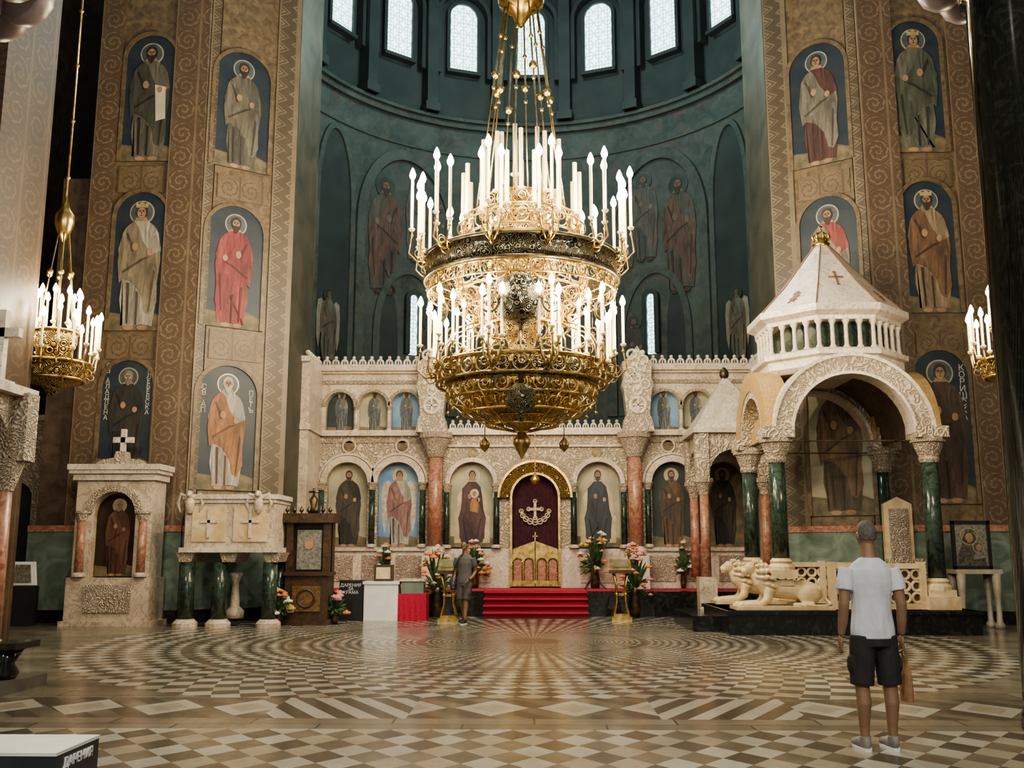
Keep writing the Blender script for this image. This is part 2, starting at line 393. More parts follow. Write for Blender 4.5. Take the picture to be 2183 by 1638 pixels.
def ringarch(a0,a1,zb,zs,w,d,z_apex,n=28,side=1):
    mb=MB();pts=[(a0,zb)]
    for i in range(n+1):
        t_=pi*i/n;pts.append(((a0+a1)/2-(a1-a0)/2*cos(t_),zs+(z_apex-zs)*sin(t_)))
    pts.append((a1,zb));vs=[];fs=[]
    for i,(a,z) in enumerate(pts):
        am=(a0+a1)/2;ka=1-w/((a1-a0)/2*DR*pi/180);zi=zs+(z-zs)*(1-w/(z_apex-zs)) if z>zs else z
        a2=am+(a-am)*ka
        for aa,zz in ((a,z),(a2,zi)):
            for r in (DR-d,DR+.05): vs.append(onring(aa,r,zz))
    for i in range(len(pts)-1):
        o=4*i;fs+=[(o,o+2,o+6,o+4),(o,o+4,o+5,o+1),(o+2,o+3,o+7,o+6)]
    return mb.add(vs,fs)
def ringfill(a0,a1,zb,zs,z_apex,r,n=24):
    mb=MB();vs=[];fs=[]
    for i in range(n+1):
        a=a0+(a1-a0)*i/n;x=2*i/n-1;zt=zs+(z_apex-zs)*math.sqrt(max(0,1-x*x))
        vs+=[onring(a,r,zb),onring(a,r,zt)]
    return mb.add(vs,[(2*i,2*i+2,2*i+3,2*i+1) for i in range(n)])
for s in (-1,1):
    f=lambda p,q:tuple(sorted((s*p,s*q)))
    struct(ringarch(*f(20,50),6,12.2,.35,.12,15.1).build('trim_%d'%k,TEAL,smooth=False));k+=1
    struct(ringfill(*f(51,64),6,12.5,15,DR-.03).build('trim_%d'%k,TEALD,smooth=True));k+=1
    struct(ringarch(*f(50.5,64.5),6,12.5,.2,.1,15.2).build('trim_%d'%k,TEAL));k+=1
    struct(ringarch(*f(23,44),6,8.6,.25,.08,11.0).build('trim_%d'%k,TEAL));k+=1
    struct(ringfill(*f(36.5,43),6,8.6,10.2,DR-.03).build('trim_%d'%k,TEALD,smooth=True));k+=1
# piers
def strip(nme,p0,p1,z0,z1,m,parent,th=.15):
    w=math.hypot(p1[0]-p0[0],p1[1]-p0[1]);a=math.atan2(p1[1]-p0[1],p1[0]-p0[0])
    o=MB().box(0,w,0,th,0,z1-z0).build(nme,m,parent,local=True);o.location=Vector((p0[0],p0[1],z0));o.rotation_euler=(0,0,a);return o
hx=lambda px,Y:W(px,1176,Y).x
AX=[hx(p,21.9) for p in (62,135,188,310,388)]
B0=(AX[4]+.02,21.95);B1=(hx(600,23.2),23.2)
LA=((-14,21.9),(AX[4],21.9));LB=(B0,B1)
RA=((-AX[4],21.9),(14,21.9));RB=((-B1[0],23.2),(-B0[0],21.95))
def lerp(a,b,f): return (a[0]+(b[0]-a[0])*f,a[1]+(b[1]-a[1])*f)
for side,s in (('left',-1),('right',1)):
    root=thing('wall_pier_%s'%side,None,None,(0,0,0),kind='structure')
    def ss(nme,a,b,z0,z1,m,off=0):
        a=(a[0],a[1]-off);b=(b[0],b[1]-off)
        if s>0: a,b=(-b[0],b[1]),(-a[0],a[1])
        return strip(nme,a,b,z0,z1,m,root)
    A=lambda i:(AX[i],21.9)
    ss('painted_wall',(AX[0],22.1),(AX[1],22.1),2.1,10.4,BROWN)
    ss('vine_band',A(1),A(2),2.1,16,VB,.06); ss('mosaic_panel',A(2),A(3),2.1,16,GMOS); ss('vine_band',A(3),A(4),2.1,16,VB,.1)
    q=[lerp(B0,B1,f) for f in (0,.1,.74,1)]
    ss('zigzag_band',q[0],q[1],2.1,16,ZG,.06);ss('mosaic_panel',q[1],q[2],2.1,16,GMOS);ss('zigzag_band',q[2],q[3],2.1,16,ZG,.06)
    RE=(B1[0]+.02,25.3)
    ss('grey_reveal',B1,RE,2.1,20,REV)
    ss('reveal_back',(RE[0]-1.6,25.45),(RE[0],25.3),2.1,20,REV)
    for z0,z1,m,off in ((.28,2.0,DADO,.12),(0,.28,BMARB,.2),(1.98,2.12,RMARB,.15)):
        n_={DADO:'dado',BMARB:'plinth',RMARB:'dado_rail'}[m]
        ss(n_,A(0),A(4),z0,z1,m,off);ss(n_,B0,B1,z0,z1,m,off);ss(n_,B1,RE,z0,z1,m,0)
    for y0,y1 in ((352,408),(716,764)):
        za=W(290,y1,21.8).z;zb=W(290,y0,21.8).z
        ss('ornament_panel',(AX[2]+.08,21.9),(AX[3]-.08,21.9),za,zb,VB2,.03)
    for y0,y1 in ((374,425),(706,768)):
        za=WP(490,y1,*LB).z;zb=WP(490,y0,*LB).z
        ss('ornament_panel',lerp(B0,B1,.14),lerp(B0,B1,.7),za,zb,VB2,.03)
    x0,x1=sorted((s*14,s*7.7))
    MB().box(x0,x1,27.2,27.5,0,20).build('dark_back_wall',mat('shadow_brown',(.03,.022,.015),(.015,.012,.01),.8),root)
# ---------------------------------------------------------------- painted saints
def saint(root,h,w,robe,cloak,hair=(.06,.04,.03),bg=BGB,scroll=False,crown=False,flip=1,tl=None,tr=None,seat=False,border=GMOS,edge=.09,beard=True,dim=1,fs=1.0,ground=True,wings=None):
    zs=h-w/2;B=lambda mb,n,m:mb.build(n,m,root,local=True)
    if ground:
        B(MB().archpanel(0,w/2,0,zs,-.02,.02),'painted_ground',bg)
        B(MB().prism([(-w/2,0),(w/2,0),(w/2,.1*h),(.2*w,.15*h),(-.1*w,.11*h),(-w/2,.13*h)],-.024,-.01),'painted_earth',EARTH)
        if edge: B(MB().archband(0,zs,w/2,w/2+edge,-.06,.02,leg=zs),'arched_border',border)
    f=h*fs;P=lambda L:[(flip*a*f,b*f) for a,b in L]
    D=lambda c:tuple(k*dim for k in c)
    E=lambda cx,cz,rx,rz:[(flip*a*f,b*f) for a,b in ell(cx,cz,rx,rz)]
    if wings:
        for q in (-1,1): B(MB().prism([(q*a*f,b*f) for a,b in [(.07,.72),(.13,.79),(.19,.76),(.21,.6),(.2,.3),(.165,.16),(.14,.35),(.1,.5)]],-.033,-.015),'wing',wings)
    if seat:
        B(MB().prism([(a*h,b*h) for a,b in [(-.21,.05),(.21,.05),(.21,.36),(.18,.38),(.17,.62),(.1,.7),(-.1,.7),(-.17,.62),(-.18,.38),(-.21,.36)]],-.03,-.01),'painted_throne',HALO)
        B(MB().prism([(a*h,b*h) for a,b in [(-.15,.1),(.15,.1),(.15,.34),(-.15,.34)]],-.034,-.01),'throne_cushion',cloth((.2,.05,.04)))
        B(MB().prism(P([(-.13,.06),(-.15,.2),(-.165,.34),(-.135,.44),(-.12,.6),(-.1,.71),(-.045,.775),(.045,.775),(.1,.71),(.12,.6),(.135,.44),(.165,.34),(.15,.2),(.13,.06),(.03,.03),(-.05,.05)]),-.038,-.02),'robe',cloth(D(robe)))
        B(MB().prism(P([(-.12,.69),(-.05,.77),(0,.7),(.06,.52),(.15,.38),(.145,.2),(.09,.1),(.02,.16),(-.05,.32),(-.13,.45)]),-.046,-.03),'cloak',cloth(D(cloak)))
        F_=[[(-.07,.07),(-.055,.07),(-.1,.33),(-.115,.33)],[(.05,.1),(.065,.1),(.11,.33),(.095,.34)],[(0,.07),(.012,.07),(.01,.3),(-.01,.3)]]
    else:
        B(MB().prism(P([(-.1,.035),(-.085,.028),(-.12,.22),(-.105,.42),(-.14,.52),(-.15,.58),(-.125,.7),(-.1,.745),(-.045,.79),(.045,.79),(.1,.745),(.125,.7),(.15,.58),(.14,.52),(.11,.42),(.135,.2),(.115,.03),(.04,.045),(-.02,.03)]),-.036,-.02),'robe',cloth(D(robe)))
        B(MB().prism(P([(-.125,.7),(-.1,.745),(-.05,.788),(-.02,.75),(.02,.64),(.09,.54),(.145,.57),(.152,.5),(.135,.34),(.142,.2),(.1,.11),(.06,.13),(.035,.25),(-.03,.34),(-.1,.37),(-.13,.34),(-.15,.5)]),-.045,-.03),'cloak',cloth(D(cloak)))
        for a in (-.045,.05): B(MB().prism(E(a,.02,.036,.016),-.04,-.02),'foot',SKINP if ground else DKBR)
        F_=[[(-.06,.05),(-.05,.05),(-.055,.34),(-.075,.34)],[(0,.04),(.012,.04),(.01,.27),(-.005,.28)],[(.085,.13),(.095,.13),(.12,.42),(.105,.44)],[(-.115,.42),(-.105,.41),(.03,.5),(.085,.53),(.02,.515)],[(-.1,.7),(-.085,.7),(-.03,.58),(-.05,.56)]]
    mb=MB()
    for q in F_: mb.prism(P(q),-.05,-.03)
    B(mb,'robe_folds',cloth(D(cloak),.4))
    hz=.85*f;hal=HALO if ground else TEALL
    B(MB().prism(ell(0,hz,.088*f,.088*f,28),-.03,-.012),'halo',hal)
    B(MB().prism(ell(0,hz,.078*f,.078*f,28),-.034,-.02),'halo_field',HALOB if bg is BGB else (BGG if ground else BGT))
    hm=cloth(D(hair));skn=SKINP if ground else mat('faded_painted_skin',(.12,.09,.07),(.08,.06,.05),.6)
    B(MB().prism([(-.05*f,.79*f),(.05*f,.79*f),(.02*f,.83*f),(-.02*f,.83*f)],-.047,-.03),'neck',skn)
    B(MB().prism(ell(0,hz+.008*f,.042*f,.054*f),-.048,-.03),'hair',hm)
    B(MB().prism(ell(0,hz-.004*f,.03*f,.042*f),-.054,-.03),'face',skn)
    mb=MB()
    for s in (-1,1): mb.prism(ell(s*.012*f,hz+.006*f,.0075*f,.004*f,8),-.058,-.04).prism([(s*.003*f,hz+.012*f),(s*.022*f,hz+.014*f),(s*.02*f,hz+.018*f),(s*.004*f,hz+.017*f)],-.058,-.04)
    mb.prism([(.0,hz+.01*f),(.005*f,hz-.012*f),(-.004*f,hz-.012*f)],-.058,-.04).prism(ell(0,hz-.022*f,.009*f,.003*f,8),-.06,-.04)
    B(mb,'face_features',DKBR)
    if beard: B(MB().prism([(-.031*f,hz+.0*f),(-.022*f,hz-.014*f),(0,hz-.017*f),(.022*f,hz-.014*f),(.031*f,hz),(.029*f,hz-.04*f),(.012*f,hz-.07*f),(0,hz-.078*f),(-.012*f,hz-.07*f),(-.029*f,hz-.04*f)],-.057,-.04),'beard',hm)
    for cx,cz,rx,rz in ((-.03,.6,.022,.03),(.075,.56,.02,.026)): B(MB().prism(E(cx,cz,rx,rz),-.056,-.03),'hand',skn)
    if scroll: B(MB().prism(P([(.04,.6),(.12,.58),(.13,.33),(.06,.31)]),-.053,-.03),'scroll',LINE)
    if crown: B(MB().prism([(-.04*f,hz+.035*f),(.04*f,hz+.035*f),(.045*f,hz+.075*f),(.02*f,hz+.06*f),(0,hz+.085*f),(-.02*f,hz+.06*f),(-.045*f,hz+.075*f)],-.058,-.03),'crown',HALO)
    for sd,tx in ((-1,tl),(1,tr)):
        if tx: text('\n'.join(tx),.058*h,LINE,root,(sd*w*.4,-.03,h*.72),name='inscription')
def mural(face,px,y0,y1,w,lab,off=.02,cat='mural',**k):
    p0,p1=face;a=math.atan2(p1[1]-p0[1],p1[0]-p0[0])
    b=WP(px,y1,p0,p1);tp=WP(px,y0,p0,p1)
    n=Vector((sin(a),-cos(a),0))
    o=thing('saint_mural',lab,cat,(b.x+n.x*off,b.y+n.y*off,b.z),a)
    saint(o,tp.z-b.z,w,**k);return o
wh=(.36,.33,.27);dk=(.03,.03,.028)
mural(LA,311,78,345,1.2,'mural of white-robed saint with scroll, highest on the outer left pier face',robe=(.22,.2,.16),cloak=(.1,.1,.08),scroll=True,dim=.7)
mural(LA,288,412,706,1.22,'mural of crowned saint in patterned cream robe, middle of the outer left pier face',robe=(.38,.35,.28),cloak=(.24,.2,.14),crown=True,beard=False)
mural(LA,262,770,1010,1.18,'mural of black-robed monk saint above the marble icon shrine',robe=dk,cloak=(.04,.038,.032),hair=(.2,.18,.15),tl='СВ.АЛАДЛЕНА',tr='ГЛЕБЕВСКА')
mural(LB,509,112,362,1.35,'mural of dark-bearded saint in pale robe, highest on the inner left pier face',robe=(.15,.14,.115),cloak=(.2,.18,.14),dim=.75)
mural(LB,491,440,700,1.35,'mural of saint in bright red robe on the left pier',robe=(.27,.055,.055),cloak=(.22,.04,.045),flip=-1,hair=(.05,.03,.02))
mural(LB,474,780,1046,1.38,'mural of white-haired apostle in orange cloak above the marble pulpit',robe=(.38,.35,.3),cloak=(.28,.13,.06),hair=(.42,.4,.36),tl='СВ.АП',tr='ПЕТЪ')
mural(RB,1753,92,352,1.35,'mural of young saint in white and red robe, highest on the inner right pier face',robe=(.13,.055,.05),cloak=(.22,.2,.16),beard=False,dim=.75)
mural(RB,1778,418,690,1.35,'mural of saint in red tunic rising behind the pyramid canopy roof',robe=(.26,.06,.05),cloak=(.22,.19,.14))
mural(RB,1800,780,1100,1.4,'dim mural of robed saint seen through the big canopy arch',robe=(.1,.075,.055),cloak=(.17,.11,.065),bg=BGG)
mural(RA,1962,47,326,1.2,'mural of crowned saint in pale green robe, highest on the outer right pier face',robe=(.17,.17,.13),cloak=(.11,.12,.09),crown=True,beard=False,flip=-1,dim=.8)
mural(RA,1990,388,668,1.2,'mural of crowned king saint in brown mantle, middle of the outer right pier face',robe=(.28,.21,.14),cloak=(.17,.1,.06),crown=True)
mural(RA,2022,748,1075,1.22,'mural of brown-robed saint beside the right side of the big canopy',robe=(.09,.06,.04),cloak=(.065,.043,.03),beard=False,tl='СВ',tr='КОРИШСКА')
for s in (-1,1):
    sd='left' if s<0 else 'right'
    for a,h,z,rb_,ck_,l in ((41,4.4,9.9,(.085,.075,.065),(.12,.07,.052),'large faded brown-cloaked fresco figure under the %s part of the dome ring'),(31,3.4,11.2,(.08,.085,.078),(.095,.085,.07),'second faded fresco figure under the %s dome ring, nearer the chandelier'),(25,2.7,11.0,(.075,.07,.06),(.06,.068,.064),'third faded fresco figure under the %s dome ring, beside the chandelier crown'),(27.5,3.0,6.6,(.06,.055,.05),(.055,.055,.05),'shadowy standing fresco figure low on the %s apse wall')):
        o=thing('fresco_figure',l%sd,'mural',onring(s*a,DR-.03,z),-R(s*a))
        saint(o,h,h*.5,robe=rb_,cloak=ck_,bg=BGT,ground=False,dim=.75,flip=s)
    o=thing('angel_mural','pale winged angel painted on the dark wall behind the %s pier'%sd,'mural',onring(s*58.5,DR-.06,7.3),-R(s*58.5))
    saint(o,2.5,1.2,robe=(.12,.12,.1),cloak=(.1,.085,.065),bg=BGT,ground=False,beard=False,wings=mat('dim_wing_paint',(.2,.195,.165),(.13,.125,.105),.6))
root=thing('wall_near_pier_left',None,None,(0,0,0),kind='structure')
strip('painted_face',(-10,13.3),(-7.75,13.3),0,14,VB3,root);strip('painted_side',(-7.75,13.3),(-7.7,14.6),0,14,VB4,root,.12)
MB().box(-7.85,-7.72,13.2,13.33,0,14).build('corner_moulding',VB3,root)
def nearcol(x,y,zt,lab):
    o=thing('marble_column',lab,'column',(x,y,0))
    MB().lathe([(.48,0),(.48,.12),(.455,.16),(.455,.3)],(x,y,0),40).build('base',BMARB,o,smooth=True)
    MB().lathe([(.45,.3),(.44,zt-.1),(.49,zt-.08),(.49,zt),(.46,zt)],(x,y,0),40).build('shaft',BCOL,o,smooth=True)
    mb=MB().lathe([(.5,zt),(.55,zt+.2),(.8,zt+.9),(.95,zt+1.0),(.95,zt+1.3)],(x,y,0),24)
    for i in range(10):
        a=2*pi*i/10;mb.sph((x+.66*cos(a),y+.66*sin(a),zt+.3),(.26,.26,.28))
    mb.build('capital',mat('rosy_stone',(.3,.23,.24),(.2,.16,.17),.35,0,4),o,smooth=True)
nearcol(hx(2165,9)+.45,9,7.06,'polished black marble column at the right edge of the hall')
nearcol(-4.95,7.3,6.02,'marble column with rosy lobed capital at the upper left corner')
# ---------------------------------------------------------------- iconostasis
IY=26.0;Xa=hx(1141,IY);FZ=.6
o=MB().box(-6.0,6.0,24.1,30,0,FZ).build('platform',BMARB);tag(o,'black marble altar platform under the iconostasis','platform')
tag(MB().box(-5.9,5.9,24.6,25.9,FZ,FZ+.012).box(-1.9,1.9,24.12,25.9,FZ,FZ+.016).build('carpet_runner',RED),'red carpet runner along the top of the altar platform','carpet')
st=thing('altar_steps','red-carpeted altar steps leading up to the royal doors','steps',(Xa,23.7,0))
for i in range(4):
    s_=MB().box(Xa-1.24,Xa+1.24,23.3+i*.2,24.12,(i+1)*.15-.035,(i+1)*.15-.003).build('tread',RED,st)
    MB().box(Xa-1.22,Xa+1.22,23.36+i*.2,24.11,i*.15,(i+1)*.15-.03).build('riser',REDD,s_)
def cresting(mb,x0,x1,y,z,p=.24,h=.24):
    n=int((x1-x0)/p);mb.box(x0,x1,y-.05,y+.05,z,z+.05)
    for i in range(n):
        x=x0+(i+.5)*(x1-x0)/n
        mb.archband(x,z+.1,p*.22,p*.42,y-.05,y+.05,leg=.06,n=6).sph((x,y,z+.1+p*.42+.04),.05,8).box(x-.015,x+.015,y-.02,y+.02,z+.05,z+.2)
def colonnette(root,x,y,z0,z1,r,m,nme='colonnette'):
    c=MB().lathe([(r,z0+r),(r*.92,z1-2.2*r)],(x,y,0),16).build(nme,m,root,smooth=True)
    MB().lathe([(r,z1-2.4*r),(r*1.5,z1-.6*r),(r*1.7,z1-.6*r),(r*1.7,z1)],(x,y,0),12).build('capital',CARVF,c)
    MB().lathe([(r*1.6,z0),(r*1.6,z0+r*.5),(r*1.2,z0+r)],(x,y,0),12).build('base',MARB,c)
    return c
def icon(X,Y,z,w,h,lab,**k):
    o=thing('icon_painting',lab,'icon',(X,Y,z));saint(o,h,w,edge=.04,border=GOLD,**k);return o
for s,sd in ((-1,'left'),(1,'right')):
    t_=thing('iconostasis_wing','carved cream marble %s wing of the iconostasis with cresting'%sd,'iconostasis',(Xa+s*4.4,IY,FZ))
    X=lambda d:Xa+s*d
    def AW(mb,d0,d1,z0,z1,c,r,zs,zb=None):
        a,b=sorted((X(d0),X(d1)));mb.archwall(a,b,z0,z1,X(c),r,zs,IY,IY+.4,zb)
    mb=MB();AW(mb,2.45,4.32,1.62,4.64,3.64,.55,3.35);AW(mb,4.32,5.75,1.62,4.64,5.0,.55,3.35);mb.build('lower_arcade',CARV,t_)
    mb=MB()
    for d0,d1,c in ((2.9,3.92,3.49),(3.92,4.81,4.36),(4.81,5.75,5.26)): AW(mb,d0,d1,4.74,6.3,c,.38,5.42)
    mb.build('upper_arcade',MARB,t_)
    a,b=sorted((X(2.6),X(6.0)))
    MB().box(a,b,IY-.02,IY+.4,FZ,1.62).build('dado',MARBW,t_)
    for d in (3.3,4.2,5.15): MB().box(X(d)-.36,X(d)+.36,IY-.05,IY,.78,1.45).build('carved_panel',CARVF,t_)
    MB().box(a,b,IY-.15,IY+.4,4.6,4.75).build('ledge',MARB,t_);MB().box(a,b,IY-.1,IY+.4,1.56,1.66).build('sill',MARB,t_)
    MB().box(a,b,IY-.04,IY,4.42,4.5).box(a,b,IY-.05,IY,6.02,6.12).build('bead_moulding',CARVF,t_)
    MB().box(a,b,IY-.1,IY+.4,6.3,6.36).box(a,b,IY-.2,IY+.4,6.36,6.5).build('cornice',MARB,t_)
    mb=MB();cresting(mb,a,b,IY-.05,6.5);mb.build('cresting',MARBW,t_)
    for c in (3.64,5.0): MB().archband(X(c),3.35,.55,.72,IY-.1,IY).archband(X(c),3.35,.74,.8,IY-.06,IY).build('arch_moulding',MARB,t_)
    for c in (3.49,4.36,5.26): MB().archband(X(c),5.42,.38,.46,IY-.07,IY).build('arch_moulding',CARVF,t_)
    for c in (2.98,4.32,5.68): colonnette(t_,X(c),IY-.05,1.66,3.36,.085,GMARB)
    for c in (3.92,4.81): colonnette(t_,X(c),IY-.04,4.75,5.42,.05,MARBW)
    for c in (3.55,4.98): MB().prism(ell(X(c),4.33,.14,.14),IY-.04,IY).build('medallion',DGOLD,t_)
    for c in (3.55,4.98): MB().torus((X(c),IY-.03,4.33),.17,.03,ax='y').build('medallion_ring',MARB,t_)
    a,b=sorted((X(5.75),X(6.05)))
    MB().box(a,b,24.5,IY+.4,FZ,6.36).box(a-.05,b+.05,24.45,IY,4.6,4.75).build('side_return',MARB,t_)
    mb=MB().box(a,b,24.4,IY,6.36,6.5)
    for i in range(6): mb.sph((X(5.85),24.6+i*.24,6.62),.07,8)
    mb.build('side_cresting',MARBW,t_)
    c_=thing('iconostasis_column','tall red marble column with carved stack, %s of the royal doors'%sd,'column',(X(2.62),IY-.3,FZ))
    MB().lathe([(.2,1.66),(.18,4.0)],(X(2.62),IY-.3,0),20).build('shaft',RMARB,c_,smooth=True)
    MB().box(X(2.62)-.3,X(2.62)+.3,IY-.6,IY,FZ,1.5).lathe([(.28,1.5),(.28,1.58),(.2,1.68)],(X(2.62),IY-.3,0)).build('pedestal',MARBW,c_)
    MB().lathe([(.2,4.0),(.24,4.1),(.4,4.5),(.44,4.5),(.44,4.65)],(X(2.62),IY-.3,0),16).build('capital',CARVF,c_)
    k=X(2.72)
    MB().prism([(k-.42,4.65),(k+.42,4.65),(k+.36,5.0),(k+.3,5.1),(k+.36,5.7),(k+.42,5.9),(k+.36,6.1),(k+.4,6.5),(k+.2,6.65),(k,6.95),(k-.2,6.65),(k-.4,6.5),(k-.36,6.1),(k-.42,5.9),(k-.36,5.7),(k-.3,5.1),(k-.36,5.0)],IY-.55,IY-.05).build('carved_stack',CARV,c_)
    MB().torus((k,IY-.56,5.35),.2,.05,ax='y').box(k-.02,k+.02,IY-.6,IY-.54,5.15,5.55).box(k-.2,k+.2,IY-.6,IY-.54,5.33,5.37).build('wheel_ornament',MARBW,c_)
    mb=MB()
    for q in range(7): mb.torus((k+.2*sin(q*1.7),IY-.56,5.75+q*.16),.12,.035,14,6,'y').sph((k-.2*sin(q*1.7),IY-.56,5.8+q*.16),(.08,.05,.07),8)
    mb.build('scroll_ornament',MARBW,c_)
    icons=[(5.0,'icon of dark-robed saint in an arch of the %s iconostasis wing, outer place',dict(robe=dk,cloak=(.06,.05,.04),bg=BGG if s<0 else EARTH)),
           (3.64,'icon of %s saint in an arch next to the red column',dict(robe=(.4,.38,.34),cloak=(.26,.14,.13),bg=BGS,wings=mat('pale_wing_paint',(.5,.47,.42),(.34,.28,.24),.6,0,9),beard=False) if s<0 else dict(robe=(.15,.09,.05),cloak=(.08,.06,.04),bg=BGT))]
    for c,l,k in icons:
        l=l%sd if c==5.0 else l%('pale-cloaked winged' if s<0 else 'brown-cloaked')
        icon(X(c),IY+.25,1.66,1.1,2.24,l,**k)
    for i,c in enumerate((3.49,4.36,5.26)):
        icon(X(c),IY+.25,4.75,.76,1.05,'small upper icon of the %s wing, %s from the carved stack'%(sd,('first','second','third')[i]),robe=(.2,.2,.18),cloak=(.12,.14,.16),bg=(BGS,BGG,BGT)[i],fs=1.12)
ce=thing('iconostasis_centre','carved marble centre of the iconostasis around the royal doors','iconostasis',(Xa,IY,FZ))
mb=MB();mb.archwall(Xa-.95,Xa+.95,1.62,4.64,Xa,.66,2.95,IY,IY+.4)
for s in (-1,1): a,b=sorted((Xa+s*.95,Xa+s*2.46));mb.archwall(a,b,1.62,4.64,Xa+s*1.68,.58,3.32,IY,IY+.4)
mb.build('arcade_wall',CARV,ce)
for s in (-1,1):
    a,b=sorted((Xa+s*.66,Xa+s*2.46));MB().box(a,b,IY-.02,IY+.4,FZ,1.62).build('dado',MARBW,ce)
MB().box(Xa-2.5,Xa+2.5,IY-.15,IY+.4,4.62,4.76).box(Xa-2.5,Xa+2.5,IY-.08,IY+.4,4.3,4.36).build('cornice',MARB,ce)
mb=MB();cresting(mb,Xa-2.3,Xa+2.3,IY-.05,4.76,.2,.2);mb.build('cresting',MARBW,ce)
MB().archband(Xa,2.95,.95,1.12,IY-.12,IY).build('door_arch_moulding',CARVF,ce)
for s in (-1,1):
    x=Xa+s*1.68
    MB().archband(x,3.32,.58,.7,IY-.1,IY).build('arch_moulding',MARB,ce)
    for d in (1.02,2.34): colonnette(ce,Xa+s*d,IY-.07,1.64,3.3,.085,GMARB if d>2 else mat('dark_serpentine',(.03,.05,.04),(.01,.02,.02),.2,0,6))
    MB().prism(ell(Xa+s*1.65,4.15,.13,.13),IY-.04,IY).build('medallion',DGOLD,ce)
    MB().box(x-.5,x+.5,IY-.06,IY,.75,1.5).build('carved_panel',MARB,ce)
oI=icon(Xa-1.68,IY+.25,1.66,1.16,2.24,'icon of enthroned mother and child left of the royal doors',robe=(.06,.03,.045),cloak=(.09,.04,.05),bg=BGG,seat=True,beard=False)
MB().prism([(-.06,.95),(.16,.9),(.19,1.1),(.14,1.3),(.0,1.3),(-.05,1.15)],-.056,-.03).build('child_robe',cloth((.42,.2,.08)),oI,local=True);MB().prism(ell(.06,1.42,.12,.12),-.052,-.03).build('child_halo',HALO,oI,local=True);MB().prism(ell(.06,1.41,.055,.07),-.06,-.03).build('child_head',SKINP,oI,local=True)
icon(Xa+1.68,IY+.25,1.66,1.16,2.24,'icon of seated bearded figure in dark robe right of the royal doors',robe=(.045,.055,.085),cloak=(.035,.045,.06),bg=BGG,seat=True)
rd_=thing('royal_doors','gilded royal doors under a gold arch with burgundy curtain','door',(Xa,IY,FZ))
MB().archband(Xa,2.95,.64,.95,IY-.16,IY+.1,leg=0).build('gold_arch',FILI,rd_)
MB().archband(Xa,2.95,.6,.66,IY-.2,IY+.1,leg=2.3).archband(Xa,2.95,.93,.99,IY-.2,IY).build('gold_frame',GOLD,rd_)
cu=MB();vs=[];n=48
for i in range(n+1):
    x,y=Xa-.62+1.24*i/n,IY+.14+.025*sin(i*1.6);zt=2.95+math.sqrt(max(0,.62**2-(x-Xa)**2));vs+=[(x,y,1.3),(x,y,zt)]
cu.add(vs,[(2*i,2*i+2,2*i+3,2*i+1) for i in range(n)]).build('curtain',CURT,rd_,smooth=True)
z=2.62
EMB=mat('embroidery_thread',(.62,.54,.36),(.45,.36,.2),.5,.2,20)
mb=MB().box(Xa-.035,Xa+.035,IY+.05,IY+.08,z-.2,z+.24).box(Xa-.17,Xa+.17,IY+.05,IY+.08,z+.0,z+.07)
for dx_,dz_ in ((0,.24),(0,-.2),(.17,.035),(-.17,.035)): mb.torus((Xa+dx_,IY+.06,z+dz_),.045,.02,12,5,'y')
mb.sph((Xa,IY+.05,z+.035),(.07,.03,.07),10)
mb.build('embroidered_cross',EMB,rd_)
mb=MB()
for i in range(9):
    a=R(188+20.5*i);r_=.03+.022*sin(pi*i/8);mb.torus((Xa+.37*cos(a),IY+.06,z+.03+.34*sin(a)),r_+.02,.018,12,5,'y').sph((Xa+.37*cos(a),IY+.06,z+.03+.34*sin(a)),(.02,.015,.02),6)
mb.tube([(Xa+.37*cos(a),IY+.07,z+.03+.34*sin(a)) for a in [R(188+16.4*i) for i in range(11)]],.018,6)
mb.build('embroidered_garland',EMB,rd_)
for s in (-1,1):
    a,b=sorted((Xa+s*.01,Xa+s*.62))
    g=MB().box(a,b,IY-.02,IY+.04,FZ+.05,1.55).prism([(a,1.55),(b,1.55)]+([(b-.05,1.62),(a,1.82)] if s>0 else [(b,1.82),(a+.05,1.62)]),IY-.02,IY+.04).build('gate_leaf',GOLD,rd_)
    for i in (0,1):
        cx=Xa+s*(.17+.29*i);MB().archpanel(cx,.1,FZ+.2,1.25,IY-.035,IY).build('gate_panel',RMARB,g);MB().archband(cx,1.25,.1,.135,IY-.06,IY,leg=.45).build('panel_arch',FILI,g)
MB().box(Xa-.015,Xa+.015,IY-.02,IY+.02,1.8,2.05).box(Xa-.07,Xa+.07,IY-.02,IY+.02,1.93,1.96).build('gate_cross',GOLD,rd_)
hl=thing('hanging_oil_lamp','small gold oil lamp hanging before the royal doors','lamp',(Xa,25.3,3.25))
MB().lathe([(.02,3.2),(.1,3.3),(.13,3.4),(.05,3.5),(.02,3.55)],(Xa,25.3,0),16).build('bowl',GOLD,hl,smooth=True)
MB().tube([(Xa,25.3,3.5),(Xa,25.3,4.7)],.012).build('chain',GOLD,hl)
sc_=thing('side_altar_screen','small marble side altar screen in the far left aisle','altar screen',(-12.6,25,0))
mb=MB()
for i in range(3): mb.archwall(-13.9+i*1.15,-12.75+i*1.15,.0,4.9,-13.32+i*1.15,.42,2.9,25,25.3,1.1)
mb.build('arcade_wall',CARV,sc_);MB().box(-13.9,-10.4,24.85,25.3,4.9,5.05).build('cornice',MARB,sc_)
for i in range(3): MB().archpanel(-13.32+i*1.15,.42,1.1,2.9,25.15,25.2).build('painted_panel',(BGT,BGS,CURT)[i],sc_)
